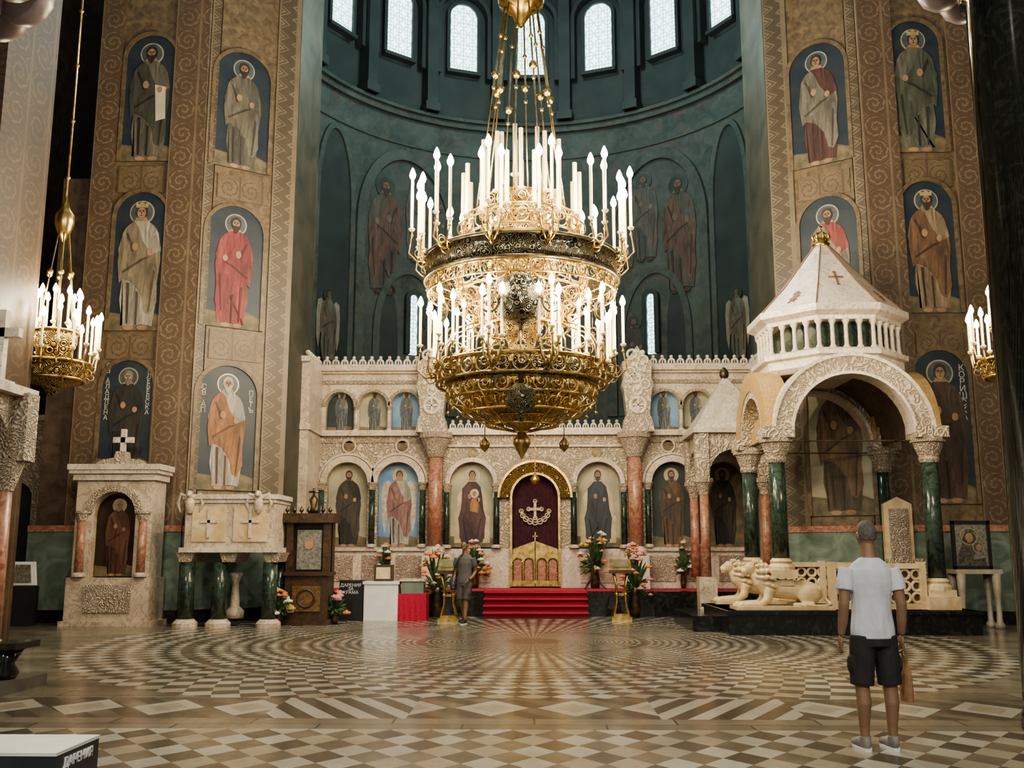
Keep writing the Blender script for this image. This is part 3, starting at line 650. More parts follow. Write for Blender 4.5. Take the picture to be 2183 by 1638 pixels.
# ---------------------------------------------------------------- chandeliers
def cupcandle(h,r,nme): return meshof(MB().lathe([(r*1.0,0),(r*2.1,.03),(r*2.1,.05),(r,.06),(r,h),(r*.4,h+.01)],n=10),nme,CANDLE)
BULBM=meshof(MB().lathe([(.012,0),(.036,.04),(.04,.07),(.025,.12),(.006,.16)],n=10),'bulb',BULB)
def setc(root,cme,h,pts,lit=True,bs=1):
    for p in pts:
        c=inst('candle',cme,root,p)
        if lit: inst('bulb',BULBM,c,(0,0,h),0,(bs,bs,bs))
CY_=17.;c0=W(1112,700,CY_);X0=c0.x;ZB=3.3
ch=thing('chandelier','great tiered gilt chandelier hanging over the middle of the hall','chandelier',(X0,CY_,ZB))
def L(prof,nme,m,n=48,cap=False,par=ch): return MB().lathe([(r,z-ZB) for r,z in prof],(0,0,0),n,cap).build(nme,m,par,smooth=True,local=True)
def hoop(mb,r,z,q=.03): mb.torus((0,0,z-ZB),r,q,56,6)
def lace(nme,r,z0,z1,n,m,q=.022,tilt=0):
    mb=MB();h=z1-z0;zm=(z0+z1)/2-ZB;wd_=2*pi*r/n
    for i in range(n):
        a=2*pi*i/n
        mb.m=Matrix.Rotation(a,4,'Z')@Matrix.Translation((0,-r,zm))@Matrix.Rotation(tilt,4,'X')
        rr=min(h,wd_*1.1)*.46
        mb.torus((0,0,0),rr,q,12,5,'y',h/(2*rr)*.95).torus((rr*.15,0,h*.08),rr*.45,q*.8,10,4,'y')
        mb.tube([(wd_/2,0,-h/2),(wd_/2-.01,-.02,0),(wd_/2,0,h/2)],q*.9,5).sph((wd_/2,-.02,0),q*1.9,6)
    mb.m=None;dr=math.sin(tilt)*h/2
    mb.torus((0,0,zm+h/2),r-dr,q*1.5,56,6).torus((0,0,zm-h/2),r+dr,q*1.5,56,6)
    return mb.build(nme,m,ch,local=True,smooth=True)
c1=cupcandle(1.15,.04,'candle');c1b=cupcandle(1.0,.04,'candle');c2=cupcandle(.95,.027,'candle');c3=cupcandle(.72,.025,'candle')
lace('crown_gallery',1.06,7.1,7.45,18,GOLD,.016)
lace('crown_inner_gallery',.7,7.55,7.85,14,GOLD,.014)
L([(.4,7.05),(.5,7.3),(.42,7.6),(.3,8.0),(.12,8.1)],'crown_liner',FILI)
mb=MB();hoop(mb,1.16,7.3,.014);hoop(mb,1.0,7.0,.026);mb.build('crown_hoops',GOLD,ch,local=True,smooth=True)
setc(ch,c1b,1.0,[(1.06*cos(2*pi*i/14),1.06*sin(2*pi*i/14),7.4-ZB) for i in range(14)],False)
setc(ch,c1,1.15,[(.72*cos(2*pi*(i+.5)/10),.72*sin(2*pi*(i+.5)/10),7.8-ZB) for i in range(10)],False)
setc(ch,c1b,1.0,[(.36*cos(2*pi*(i+.5)/5),.36*sin(2*pi*(i+.5)/5),8.2-ZB) for i in range(5)],False)
L([(1.66,6.3),(1.72,6.31),(1.72,6.7),(1.66,6.71)],'main_ring',DFILI,64)
mb=MB();hoop(mb,1.74,6.3,.028);hoop(mb,1.74,6.71,.03);mb.build('main_ring_hoops',DGOLD,ch,local=True,smooth=True)
lace('main_ring_fringe',1.68,6.06,6.27,40,GOLD,.012)
lace('inner_gallery',1.15,6.1,6.45,20,GOLD,.014)
armm=MB()
AC=((0,.32,.42),(-.17,.16,.3),(.17,.16,.3))
for dx_,dr,dz in AC:
    armm.tube([(0,-.02,-.1),(dx_*.3,-dr*.7,-.12),(dx_*.8,-dr*1.15,.02),(dx_,-dr,dz-.06),(dx_,-dr,dz)],.016,6).sph((dx_,-dr,dz-.08),.032,8).torus((dx_*.6,-dr*.6,.02),.07,.011,12,5,'x')
armm.torus((0,-.12,-.12),.09,.014,16,6,'x')
armme=meshof(armm,'arm',BGOLD);armg=meshof(armm,'arm',GOLD)
def rot2(x,y,a): return (x*cos(a)-y*sin(a),x*sin(a)+y*cos(a))
def armset(r,z,N,cm,h,bs,am):
    for i in range(N):
        a=2*pi*(i+.5)/N
        px,py=rot2(0,-r,a);inst('arm',am,ch,(px,py,z-ZB),a)
        for j,(dx_,dr,dz) in enumerate(AC):
            q=rot2(dx_,-r-dr,a);setc(ch,cm,h,[(q[0],q[1],z+dz-ZB)],True,bs)
armset(1.68,6.7,12,c2,.95,1.45,armg)
armset(1.48,4.66,11,c3,.72,1.3,armme)
L([(.2,7.3),(.26,7.0),(.5,6.75),(.4,6.4),(.2,6.2),(.3,5.9),(.42,5.6),(.28,5.3),(.2,5.0),(.36,4.75),(.3,4.4),(.15,4.1)],'core',FILI,32)
lace('middle_gallery',.85,5.45,5.78,16,GOLD,.014)
mb=MB()
for r,z in ((.53,6.75),(.45,5.6),(.38,4.75)): hoop(mb,r,z,.03)
mb.build('core_hoops',GOLD,ch,local=True,smooth=True)
brk=meshof(MB().tube([(0,-.25,6.3-ZB),(0,-.8,6.35-ZB),(0,-1.15,6.15-ZB),(0,-1.2,5.8-ZB),(0,-.9,5.6-ZB)],.016,6).tube([(0,-.85,5.5-ZB),(0,-1.25,5.35-ZB),(0,-1.45,5.0-ZB),(0,-1.48,4.7-ZB)],.016,6).tube([(0,-.2,5.0-ZB),(0,-.8,5.05-ZB),(0,-1.3,4.85-ZB),(0,-1.48,4.65-ZB)],.014,6).sph((0,-1.22,5.95-ZB),.04,8).torus((0,-1.0,6.0-ZB),.12,.013,14,5,'x').torus((0,-1.15,5.1-ZB),.12,.013,14,5,'x').tube([(0,-1.15,6.1-ZB),(0,-1.7,6.35-ZB)],.014,6),'scroll_bracket',GOLD)
for i in range(12): inst('scroll_bracket',brk,ch,(0,0,0),2*pi*i/12)
setc(ch,c3,.72,[(1.15*cos(2*pi*i/12),1.15*sin(2*pi*i/12),4.98-ZB) for i in range(12)],True,1.1)
lace('lower_ring',1.5,4.44,4.74,30,BGOLD,.02)
MB().torus((0,0,4.76-ZB),1.53,.02,56,6).build('lower_ring_lip',GOLD,ch,local=True,smooth=True)
L([(1.3,4.4),(1.36,4.46),(1.36,4.7)],'lower_ring_liner',DFILI,56)
lace('bowl_gallery',1.3,4.16,4.4,26,BGOLD,.016)
lace('basket_gallery',.98,3.92,4.14,22,GOLD,.014,.6)
lace('lower_basket',.55,3.72,3.88,14,GOLD,.013,1.0)
L([(1.1,4.36),(.95,4.16),(.7,3.98),(.4,3.86),(.15,3.8)],'basket_bowl',FILI,44)
mb=MB()
for i in range(12):
    a=2*pi*i/12;mb.tube([(1.32*cos(a),1.32*sin(a),4.16-ZB),(1.02*cos(a),1.02*sin(a),3.92-ZB),(.58*cos(a),.58*sin(a),3.72-ZB),(.15*cos(a),.15*sin(a),3.62-ZB)],.014,6)
mb.build('basket_ribs',GOLD,ch,local=True,smooth=True)
L([(.02,3.15),(.05,3.22),(.1,3.3),(.15,3.4),(.15,3.48),(.08,3.58),(.06,3.64),(.2,3.74),(.26,3.85),(.18,4.0)],'bottom_finial',BGOLD,20)
pend=meshof(MB().tube([(0,0,0),(0,0,-.15)],.008,5).sph((0,0,-.19),.036,8),'bead_pendant',GOLD)
for i in range(14):
    a=2*pi*i/14;inst('bead_pendant',pend,ch,(1.3*cos(a),1.3*sin(a),4.14-ZB));inst('bead_pendant',pend,ch,(1.68*cos(a),1.68*sin(a),6.04-ZB))
for x_ in (-.62,.72): MB().tube([(x_,-.6,3.85-ZB),(x_,-.6,3.42-ZB)],.01,5).lathe([(.01,3.2-ZB),(.07,3.27-ZB),(.09,3.34-ZB),(.05,3.4-ZB),(.02,3.44-ZB)],(x_,-.6,0),12).build('lamp_pendant',BGOLD,ch,local=True,smooth=True)
for (yy,z0,z1,r) in ((-1.35,5.22,5.95,.44),(-1.3,3.78,4.12,.28)):
    MB().lathe([(.03,z0-ZB-.15),(.06,z0-ZB),(r*.7,z0-ZB+.15*(z1-z0)),(r,z0-ZB+.55*(z1-z0)),(r*.85,z0-ZB+.75*(z1-z0)),(r*.95,z1-ZB),(r*.4,z1-ZB+.12)],(0,yy,0),24).build('pendant_bowl',DFILI,ch,smooth=True,local=True)
MB().tube([(0,-1.35,5.1-ZB),(0,-1.3,4.15-ZB)],.045).sph((0,-1.32,4.6-ZB),.08).sph((0,-1.34,4.95-ZB),.07).build('pendant_stem',DGOLD,ch,local=True,smooth=True)
wh_=meshof(MB().torus((0,0,0),.15,.022,20,6,'y').torus((0,0,0),.06,.015,14,6,'y').box(-.012,.012,-.01,.01,-.15,.15).box(-.15,.15,-.01,.01,-.012,.012).tube([(0,0,.15),(0,0,.5)],.01,5),'wheel_pendant',DGOLD)
for i in range(10):
    a=2*pi*(i+.5)/10;inst('wheel_pendant',wh_,ch,(1.64*sin(a),-1.64*cos(a),5.55-ZB),a)
for i in range(10):
    a=2*pi*(i+.25)/10;e=(.85*cos(a),.85*sin(a),7.4-ZB);p=(.3*cos(a),.3*sin(a),11.8-ZB)
    f=lambda k:tuple(e[j]+(p[j]-e[j])*k for j in range(3))
    k1=.56+.05*(i%3);MB().tube([e,p],.015,6).sph(f(k1),.08,10).sph(f(k1-.06),.04,8).sph(f(.8+.04*(i%2)),.045,8).build('suspension_rod',GOLD,ch,local=True,smooth=True)
L([(.03,11.3),(.12,11.45),(.2,11.6),(.42,11.75),(.45,11.95),(.3,12.2),(.12,12.6),(.05,12.8)],'top_boss',GOLD,24)
MB().tube([(0,0,12.7-ZB),(0,0,24-ZB)],.04,8).build('chain',DGOLD,ch,local=True)
def sidech(px,lab):
    Y=15.2;x=W(px,720,Y).x;zb=4.15
    r_=thing('side_chandelier',lab,'chandelier',(x,Y,zb))
    B=lambda mb,n,m:mb.build(n,m,r_,smooth=True,local=True)
    B(MB().lathe([(.05,-.15),(.15,0),(.42,.06),(.52,.18),(.54,.34),(.48,.38)],n=36),'lower_ring',FILI)
    B(MB().lathe([(.24,.38),(.28,.6),(.33,.7),(.33,.88),(.28,.9)],n=30),'upper_ring',FILI)
    B(MB().torus((0,0,.36),.56,.025).torus((0,0,.1),.48,.025).torus((0,0,.88),.34,.022),'hoops',GOLD)
    cm=cupcandle(.5,.02,'candle')
    setc(r_,cm,.5,[(.66*cos(2*pi*i/18),.66*sin(2*pi*i/18),.5+.1*(i%2)) for i in range(18)],True,1.0)
    setc(r_,cm,.5,[(.34*cos(2*pi*i/10),.34*sin(2*pi*i/10),.95) for i in range(10)],True,1.0)
    am=meshof(MB().tube([(.52,0,.3),(.64,0,.28),(.66,0,.5)],.013,6).torus((.58,0,.2),.05,.01,10,5,'y'),'arm',GOLD)
    for i in range(18): inst('arm',am,r_,(0,0,.1*(i%2)),2*pi*i/18)
    rm=meshof(MB().tube([(.3,0,.9),(.08,0,2.6)],.012,6).sph((.18,0,1.85),.05,10),'suspension_rod',GOLD)
    for i in range(6): inst('suspension_rod',rm,r_,(0,0,0),2*pi*i/6)
    B(MB().lathe([(.02,2.4),(.1,2.55),(.15,2.7),(.15,2.85),(.08,2.95),(.03,3.1)],n=20),'orb',GOLD)
    mb=MB().tube([(0,0,3),(0,0,12)],.02,6)
    for i in range(5): mb.sph((0,0,3.5+i*1.0),.04,8)
    B(mb,'chain',GOLD)
    for a in (0,2,4): lamp((x+.66*cos(a),Y+.66*sin(a)-.15,zb+1.3),125)
sidech(118,'small gilt chandelier with lit candles before the left pier')
sidech(2165,'small gilt chandelier with candles half hidden by the black column')
for i in range(6):
    a=2*pi*(i+.5)/6
    lamp((X0+2.1*cos(a),CY_+2.1*sin(a),8.3),440)
    lamp((X0+2.0*cos(a+.4),CY_+2.0*sin(a+.4),5.8),150)
lamp((X0+.75,CY_-.75,5.2),30);lamp((X0-.75,CY_-.75,5.2),30);lamp((X0,CY_-.85,6.85),35)  # extra lamps without bulbs, added to brighten the inner gilding
for x in (-4.5,4.5): lamp((x,-2.5,7.5),1500,(1,.94,.8),.3)  # unseen fill lamps added behind the camera, no fixture modelled
lamp((0,3,9.5),700,(1,.95,.83),.3)  # unseen overhead fill, no fixture
lamp((0,26,19.5),1000,(.72,1,.96),.5)  # added teal fill in the drum, no fixture, tints the dome like haze
for x in (-3,3): lamp((x,25,15.6),330,(.76,1,.96),.5)  # added teal fill pair for the apse wall, no fixture
# ---------------------------------------------------------------- large canopy on the right
KX,KY=hx(1795,20.7)-.08,20.7;HX,HY=1.5,1.25;DZ=.45
da=thing('marble_dais','black marble dais with lower side step under the big canopy','dais',(KX,KY,0))
a=G(1555,1355);bq=G(2065,1350)
MB().box(a.x,bq.x,a.y,21.6,.0,DZ).box(a.x-.04,bq.x+.04,a.y-.04,21.65,DZ-.07,DZ).build('platform',BMARB,da)
MB().box(a.x-.55,a.x,a.y+.8,22.3,0,.3).build('side_step',BMARB,da)
kn=thing('throne_canopy','large marble canopy with gold tiled vault and white pyramid roof','canopy',(KX,KY,0))
SP=3.76
for sx_ in (-1,1):
    for sy in (-1,1):
        x=KX+sx_*HX;y=KY+sy*HY;zb=1.38 if sx_<0 else 1.0
        c=MB().lathe([(.17,zb),(.155,3.3)],(x,y,0),20).build('column',GMARB,kn,smooth=True)
        MB().lathe([(.17,3.28),(.2,3.34),(.19,3.4),(.3,3.68),(.34,3.68),(.34,SP)],(x,y,0),12).build('capital',CARVF,c)
        MB().lathe([(.26,zb-.2),(.26,zb-.12),(.2,zb-.06),(.22,zb-.02),(.17,zb+.04)],(x,y,0),16).bx(x,y,zb-.34,.5,.5,.16).build('column_base',YMARB,c)
        if sx_>0: MB().bx(x,y,DZ,.6,.6,.25).build('pedestal',YMARB,c)
        MB().bx(x,y,SP,.62,.62,.22).build('impost',CARV,c)
for sy in (-1,1):
    y=KY+sy*HY
    MB().archband(KX,SP+.1,1.22,1.56,y-.2,y+.2).build('front_arch' if sy<0 else 'back_arch',CARV,kn)
    MB().archband(KX,SP+.1,1.18,1.24,y-.24,y+.24).archband(KX,SP+.1,1.54,1.61,y-.24,y+.24).build('arch_fillet',MARBW,kn)
rotm=Matrix.Translation((KX,KY,0))@Matrix.Rotation(pi/2,4,'Z')
for sx_ in (-1,1):
    mb=MB();mb.m=rotm;mb.archband(0,SP+.1,.9,1.2,-sx_*HX-.2,-sx_*HX+.2);mb.build('side_arch',CARV,kn)
    lo,hi=sorted((-sx_*1.2,-sx_*(HX+.22)));mb=MB();mb.m=rotm;mb.archband(0,SP+.1,1.05,1.45,lo,hi);mb.build('tiled_vault',GTILE,kn)
MB().archband(KX,SP+.1,1.42,1.5,KY-HY,KY+HY).build('tiled_vault',GTILE,kn)
MB().archband(KX,SP+.1,1.36,1.42,KY-HY+.2,KY+HY-.2).build('vault_lining',BROWN,kn)
for sy in (-1,1): MB().tube([(KX-HX,KY+sy*HY,3.72),(KX+HX,KY+sy*HY,3.72)],.015).build('tie_rod',DGOLD,kn)
rt=pi/8
oct_=lambda prof,nme,m,cap=True:MB().lathe([(r*.94,z) for r,z in prof],(KX,KY,0),8,cap,rt).build(nme,m,kn)
oct_([(1.5,5.15),(1.62,5.25),(1.62,5.42),(1.72,5.45),(1.72,5.55),(1.6,5.6)],'drum_base',MARBW)
oct_([(1.28,5.55),(1.28,6.25)],'drum_core',GMARB)
oct_([(1.6,6.18),(1.62,6.26),(1.78,6.34),(1.78,6.48),(1.7,6.5)],'eaves',MARBW)
RP=[(1.62,6.48),(1.03,7.08),(.17,8.12)]
MB().lathe(RP+[(.1,8.15)],(KX,KY,0),8,True,rt).build('roof',ROOFM,kn)
cm=meshof(MB().lathe([(.07,0),(.07,.05),(.045,.08),(.042,.5),(.08,.58),(.08,.62)],n=10),'colonnette',MARBW)
for i in range(8):
    p,q=[Vector((1.43*cos(2*pi*(i+j)/8+rt),1.43*sin(2*pi*(i+j)/8+rt),0)) for j in (0,1)]
    for f in ((0,.25,.5,.75)): v=p.lerp(q,f);inst('colonnette',cm,kn,(v.x,v.y,5.58))
INL=mat('brown_inlay',(.22,.11,.07),(.16,.08,.05),.5)
mb=MB()
for i in range(8):
    a=2*pi*i/8+rt;mb.tube([(KX+r*cos(a),KY+r*sin(a),z+.005) for r,z in RP],.014,6)
mb.build('roof_ribs',INL,kn)
def emblem(ang,kind):
    mb=MB();ap=lambda r:r*cos(pi/8)
    p0=Vector((ap(1.03),0,7.08));d=Vector((ap(.17)-ap(1.03),0,8.12-7.08)).normalized()
    if kind=='lion': p0=Vector((ap(1.62),0,6.48));d=Vector((ap(1.03)-ap(1.62),0,.6)).normalized()
    nn=d.cross(Vector((0,1,0))).normalized();nn=nn if nn.x>0 else -nn
    M_=Matrix.Identity(4);ex=Vector((0,1,0));base=p0+d*(.02 if kind=='cross' else .2)+nn*.012
    for i in range(3): M_[i][0]=ex[i];M_[i][1]=-nn[i];M_[i][2]=d[i];M_[i][3]=base[i]
    mb.m=Matrix.Translation((KX,KY,0))@Matrix.Rotation(ang,4,'Z')@M_
    if kind=='cross': mb.box(-.018,.018,-.006,.03,-.14,.3).box(-.15,.15,-.006,.03,.11,.145).box(-.035,.035,-.006,.03,-.15,-.12).box(-.035,.035,-.006,.03,.29,.315)
    else: mb.prism([(-.1,0),(-.04,.08),(-.1,.12),(-.03,.17),(-.06,.3),(0,.38),(.06,.36),(.04,.3),(.12,.3),(.06,.24),(.13,.2),(.05,.16),(.1,.05),(.05,.1),(.03,0),(0,.08),(-.06,0)],-.006,.03)
    mb.build('roof_%s_inlay'%kind,INL,kn)
emblem(-pi/2,'cross');emblem(-3*pi/4,'lion');emblem(-pi/4,'lion')
mb=MB().lathe([(.15,8.1),(.19,8.18),(.14,8.22),(.16,8.3)],(KX,KY,0),20)
for i in range(8):
    a=2*pi*i/8;mb.sph((KX+.18*cos(a),KY+.18*sin(a),8.35),(.035,.035,.08),8)
    mb.tube([(KX+.16*cos(a),KY+.16*sin(a),8.28),(KX+.14*cos(a),KY+.14*sin(a),8.4),(KX,KY,8.47)],.014,5)
mb.sph((KX,KY,8.5),.04,8).box(KX-.01,KX+.01,KY-.01,KY+.01,8.5,8.65).box(KX-.045,KX+.045,KY-.01,KY+.01,8.57,8.6)
mb.build('crown_finial',GOLD,kn,smooth=True)
bl_=thing('balustrade','pierced honey marble balustrade around the big canopy','balustrade',(KX,KY-HY,DZ))
def balus(x0,x1,y,r=bl_):
    MB().box(x0,x1,y-.08,y+.08,1.22,1.32).build('top_rail',YMARB,r);MB().box(x0,x1,y-.07,y+.07,DZ,.56).build('bottom_rail',YMARB,r)
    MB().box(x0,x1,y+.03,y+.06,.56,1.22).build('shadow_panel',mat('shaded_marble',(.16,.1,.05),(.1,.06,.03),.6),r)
    mb=MB();n=max(1,round((x1-x0)/.22))
    for i in range(n):
        for j in range(3): mb.torus((x0+(i+.5)*(x1-x0)/n,y-.02,.67+.22*j),.09,.03,14,6,'y')
    mb.build('tracery',YMARB,r)
    for x in (x0,(x0+x1)/2,x1): MB().bx(x,y,DZ,.12,.2,.9).build('post',YMARB,r)
balus(KX-.55,KX+HX-.33,KY-HY-.05);balus(KX-HX+.4,KX+HX-.6,KY+HY-.35)
x=KX+1.75
th=thing('throne','honey marble throne with tall panelled back under the canopy','throne',(x-.3,KY+.3,DZ))
MB().box(x-.6,x,KY+.45,KY+.58,DZ,2.55).prism([(x-.6,2.55),(x,2.55),(x-.3,2.7)],KY+.45,KY+.58).build('back',YMARB,th)
MB().box(x-.55,x-.05,KY-.05,KY+.45,DZ,1.0).build('seat',YMARB,th)
for q in (x-.63,x-.05): MB().box(q,q+.08,KY-.05,KY+.5,DZ,1.4).build('arm_rest',CARV,th)
MB().box(x-.5,x-.1,KY+.42,KY+.45,1.3,2.45).build('back_panel',CARVF,th)
def lion(x,y,rz,lab,sc=.9):
    o=thing('lion_statue',lab,'statue',(x,y,DZ),rz);o.scale=(sc,sc,sc)
    mb=MB()
    mb.tube([(-.82,0,.24,.08),(-.74,0,.32,.19),(-.5,0,.39,.225),(-.2,0,.4,.2),(.1,0,.43,.21),(.32,0,.5,.235),(.46,0,.62,.21),(.56,0,.78,.15)],.2,14)
    mb.sph((.66,0,.86),(.15,.125,.145)).sph((.79,0,.8),(.09,.075,.07)).sph((.77,0,.88),(.09,.035,.04)).sph((.8,0,.735),(.065,.05,.035)).sph((.865,0,.835),(.025,.035,.025),8)
    for s in (-1,1):
        mb.sph((.58,s*.12,1.0),(.04,.045,.055)).sph((.755,s*.055,.905),(.035,.028,.022),8)
        mb.tube([(.3,s*.17,.42,.12),(.38,s*.19,.2,.1),(.5,s*.19,.12,.075),(.85,s*.19,.1,.062)],.1,10).sph((.92,s*.19,.095),(.1,.075,.065))
        for q in (-.045,0,.045): mb.sph((1.0,s*.19+q,.075),(.045,.022,.04),8)
        mb.sph((-.52,s*.18,.3),(.25,.09,.22)).tube([(-.6,s*.24,.1,.07),(-.3,s*.26,.095,.058),(-.16,s*.26,.085,.058)],.1,10)
    mb.tube([(-.88,.05,.22,.04),(-.97,.2,.12,.035),(-.82,.33,.09,.03),(-.5,.37,.09,.03),(-.36,.37,.1,.05)],.05,8)
    mb.build('body',YMARB,o,local=True,rem=.016,sm=2)
    mb=MB()
    for k_,(xx,ry,rz_,n_) in enumerate(((.56,.19,.2,11),(.47,.22,.25,12),(.37,.235,.27,12),(.27,.23,.25,10))):
        for i in range(n_):
            a=2*pi*i/n_+k_*.3;yy=ry*cos(a);zz=.8-.07*k_+rz_*sin(a)
            if zz>.3: mb.tube([(xx+.03,yy*.9,zz,.045),(xx-.03,yy*1.08,zz+rz_*.08*sin(a),.05),(xx-.1,yy*1.12,zz-.05,.02)],.04,7)
    mb.sph((.44,0,.76),(.2,.2,.24))
    mb.build('mane',YMARB,o,local=True,rem=.014,sm=1)
    MB().box(-1.0,1.08,-.34,.42,0,.07).build('plinth',YMARB,o,local=True)
    MB().bx(0,0,.5,.42,.42,.12).build('saddle_block',YMARB,o,local=True)
lion(KX-HX,KY-HY,pi,'crouching honey marble lion statue carrying the front canopy column')
lion(KX-HX,KY+HY-.4,pi,'crouching honey marble lion statue farther back, carrying the rear canopy column')
SXc,SYc=hx(1562,24.6)-.05,24.6
sm=thing('small_canopy','smaller marble canopy with plain pyramid roof and red columns, behind the lions','canopy',(SXc,SYc,FZ))
h_=.74
for sx_ in (-1,1):
    for sy in (-1,1):
        x,y=SXc+sx_*h_,SYc+sy*h_;zb=.9
        if sy<0: MB().bx(x,y,0 if y<24.1 else FZ,.42,.42,.35 if y>24.1 else .95).build('pedestal',MARB,sm)
        c=MB().lathe([(.12,zb),(.11,2.9)],(x,y,0),16).build('column',RMARB,sm,smooth=True)
        MB().lathe([(.12,2.9),(.13,3.0),(.22,3.2),(.24,3.2),(.24,3.3)],(x,y,0),12).build('capital',CARVF,c)
for sy in (-1,1): MB().archwall(SXc-h_-.2,SXc+h_+.2,3.3,4.4,SXc,.6,3.4,SYc+sy*h_-.12,SYc+sy*h_+.12).build('arch',CARV,sm)
for sx_ in (-1,1):
    mb=MB();mb.m=Matrix.Translation((SXc,SYc,0))@Matrix.Rotation(pi/2,4,'Z');mb.archwall(-h_-.2,h_+.2,3.3,4.4,0,.6,3.4,sx_*h_-.12,sx_*h_+.12);mb.build('arch',CARV,sm)
MB().bx(SXc,SYc,4.4,1.98,1.98,.12).build('cornice',MARBW,sm)
MB().lathe([(1.34,4.52),(.08,5.9)],(SXc,SYc,0),4,True,pi/4).build('roof',ROOFM,sm)
MB().lathe([(.05,5.85),(.12,5.96),(.12,6.06),(.03,6.18)],(SXc,SYc,0),12).build('finial',DGOLD,sm,smooth=True)
# ---------------------------------------------------------------- near-left canopy
nc=thing('near_canopy','marble arched canopy with white cross at the far left edge','canopy',(-7.2,10.7,0))
MB().box(-8.4,-5.75,9.5,11.85,0,.13).build('plinth',mat('grey_stone',(.1,.09,.075),(.06,.055,.05),.4),nc)
for x in (-8.0,-6.25):
    for y in (9.9,11.4):
        c=MB().lathe([(.13,.5),(.12,2.3)],(x,y,0),16).build('column',RMARB,nc,smooth=True)
        MB().lathe([(.13,2.25),(.22,2.55),(.24,2.62)],(x,y,0),12).build('capital',CARVF,c)
        MB().bx(x,y,.13,.4,.4,.3).lathe([(.2,.43),(.14,.55)],(x,y,0),14).build('column_base',MARB,c)
for y in (9.9,11.4): MB().archwall(-8.3,-5.95,2.6,3.4,-7.12,.7,2.62,y-.13,y+.13).build('arch',CARVF,nc)
for x in (-8.0,-6.25):
    mb=MB();mb.m=Matrix.Translation((x,10.65,0))@Matrix.Rotation(pi/2,4,'Z');mb.archwall(-1.0,1.0,2.6,3.4,0,.6,2.62,-.13,.13);mb.build('arch',CARVF,nc)
MB().box(-8.4,-6.0,9.6,11.6,3.36,3.47).build('cornice',MARBW,nc)
MB().box(-8.2,-6.2,9.8,11.4,3.47,3.55).lathe([(.9,3.55),(.3,3.85)],(-7.1,10.65,0),8).build('cap',MARBW,nc)
p=W(6,760,11.3)
MB().box(p.x-.05,p.x+.05,11.2,11.3,3.5,p.z+.55).box(p.x-.22,p.x+.22,11.2,11.3,p.z+.22,p.z+.33).build('cross',MARBW,nc)
be=thing('stone_bench','small black stone bench on a curved pedestal at the left edge','bench',(-5.98,11.35,0))
MB().bx(-5.98,11.3,.47,.5,.55,.07).build('seat',BMARB,be)
MB().lathe([(.12,.13),(.16,.2),(.1,.3),(.2,.47)],(-5.98,11.3,0),16).build('pedestal',BMARB,be,smooth=True)
# ---------------------------------------------------------------- left furniture
SY=20.9
def wx(px,Y=SY): return hx(px,Y)
def wz(py,Y=SY): return W(600,py,Y).z
sh=thing('icon_shrine','cream marble icon shrine with white cross on top against the left pier','shrine',(wx(240),SY,0))
x0,x1=wx(150),wx(325);xc=(x0+x1)/2
MB().box(x0-.1,x1+.1,SY-.12,21.7,0,.1).box(x0-.03,x1,SY-.05,21.7,.1,1.0).build('base',MARB,sh)
MB().box(xc-.5,xc+.5,SY-.09,SY-.04,.28,.85).build('base_relief',CARVF,sh)
zt=wz(1010);MB().archwall(x0+.05,x1-.05,1.0,zt,xc,.47,2.35,SY,21.6).build('body',MARB,sh)
MB().archband(xc,2.35,.47,.62,SY-.05,SY,leg=0).build('arch_relief',CARVF,sh)
for s in (-1,1): colonnette(sh,xc+s*.66,SY-.04,1.02,2.4,.09,RMARB)
MB().box(x0-.08,x1+.08,SY-.15,21.6,zt,zt+.08).box(x0-.02,x1+.02,SY-.08,21.6,zt-.14,zt).box(x0-.12,x1+.12,SY-.18,21.6,zt+.08,zt+.2).build('cornice',MARBW,sh)
MB().prism([(xc-.55,zt+.2),(xc+.55,zt+.2),(xc+.4,zt+.32),(xc+.12,zt+.36),(xc+.1,zt+.5),(xc-.1,zt+.5),(xc-.12,zt+.36),(xc-.4,zt+.32)],SY+.1,SY+.4).build('scroll_pediment',CARVF,sh)
MB().box(xc-.05,xc+.05,SY+.2,SY+.3,zt+.5,zt+1.0).box(xc-.22,xc+.22,SY+.2,SY+.3,zt+.7,zt+.82).build('cross',MARBW,sh)
o=thing('icon_painting','red-brown icon of haloed saint set in the cream marble shrine','icon',(xc,SY+.3,1.02));saint(o,1.78,.92,robe=(.12,.05,.035),cloak=(.15,.065,.045),bg=mat('painted_oxblood',(.05,.025,.02),(.025,.013,.012),.3),edge=.03,border=GOLD,hair=(.3,.25,.2))
pu=thing('pulpit','cream marble pulpit raised on green marble columns with carved eagles','pulpit',(wx(495),SY,0))
a,b_=wx(402),wx(592);z0,z1=wz(1168),wz(1066)
MB().box(a,b_,SY-.3,21.8,z0,z1).build('box',MARB,pu)
MB().box(a-.06,b_+.06,SY-.38,21.8,z1,z1+.1).box(a-.02,b_+.02,SY-.34,21.8,z1-.08,z1).build('top_moulding',MARBW,pu);MB().box(a-.08,b_+.08,SY-.38,21.8,z0-.1,z0).build('bottom_moulding',MARBW,pu)
for i in range(2):
    cx=a+(b_-a)*(.27+.46*i);MB().box(cx-.36,cx+.36,SY-.33,SY-.3,z0+.12,z1-.15).build('panel',YMARB,pu)
    MB().box(cx-.03,cx+.03,SY-.36,SY-.32,z0+.2,z1-.2).box(cx-.18,cx+.18,SY-.36,SY-.32,z1-.5,z1-.44).build('panel_cross',MARBW,pu)
for x in (a+.04,(a+b_)/2,b_-.04): MB().prism([(x-.2,z0-.1),(x+.2,z0-.1),(x+.12,z0-.3),(x-.12,z0-.3)],SY-.3,21.5).build('console',CARVF,pu)
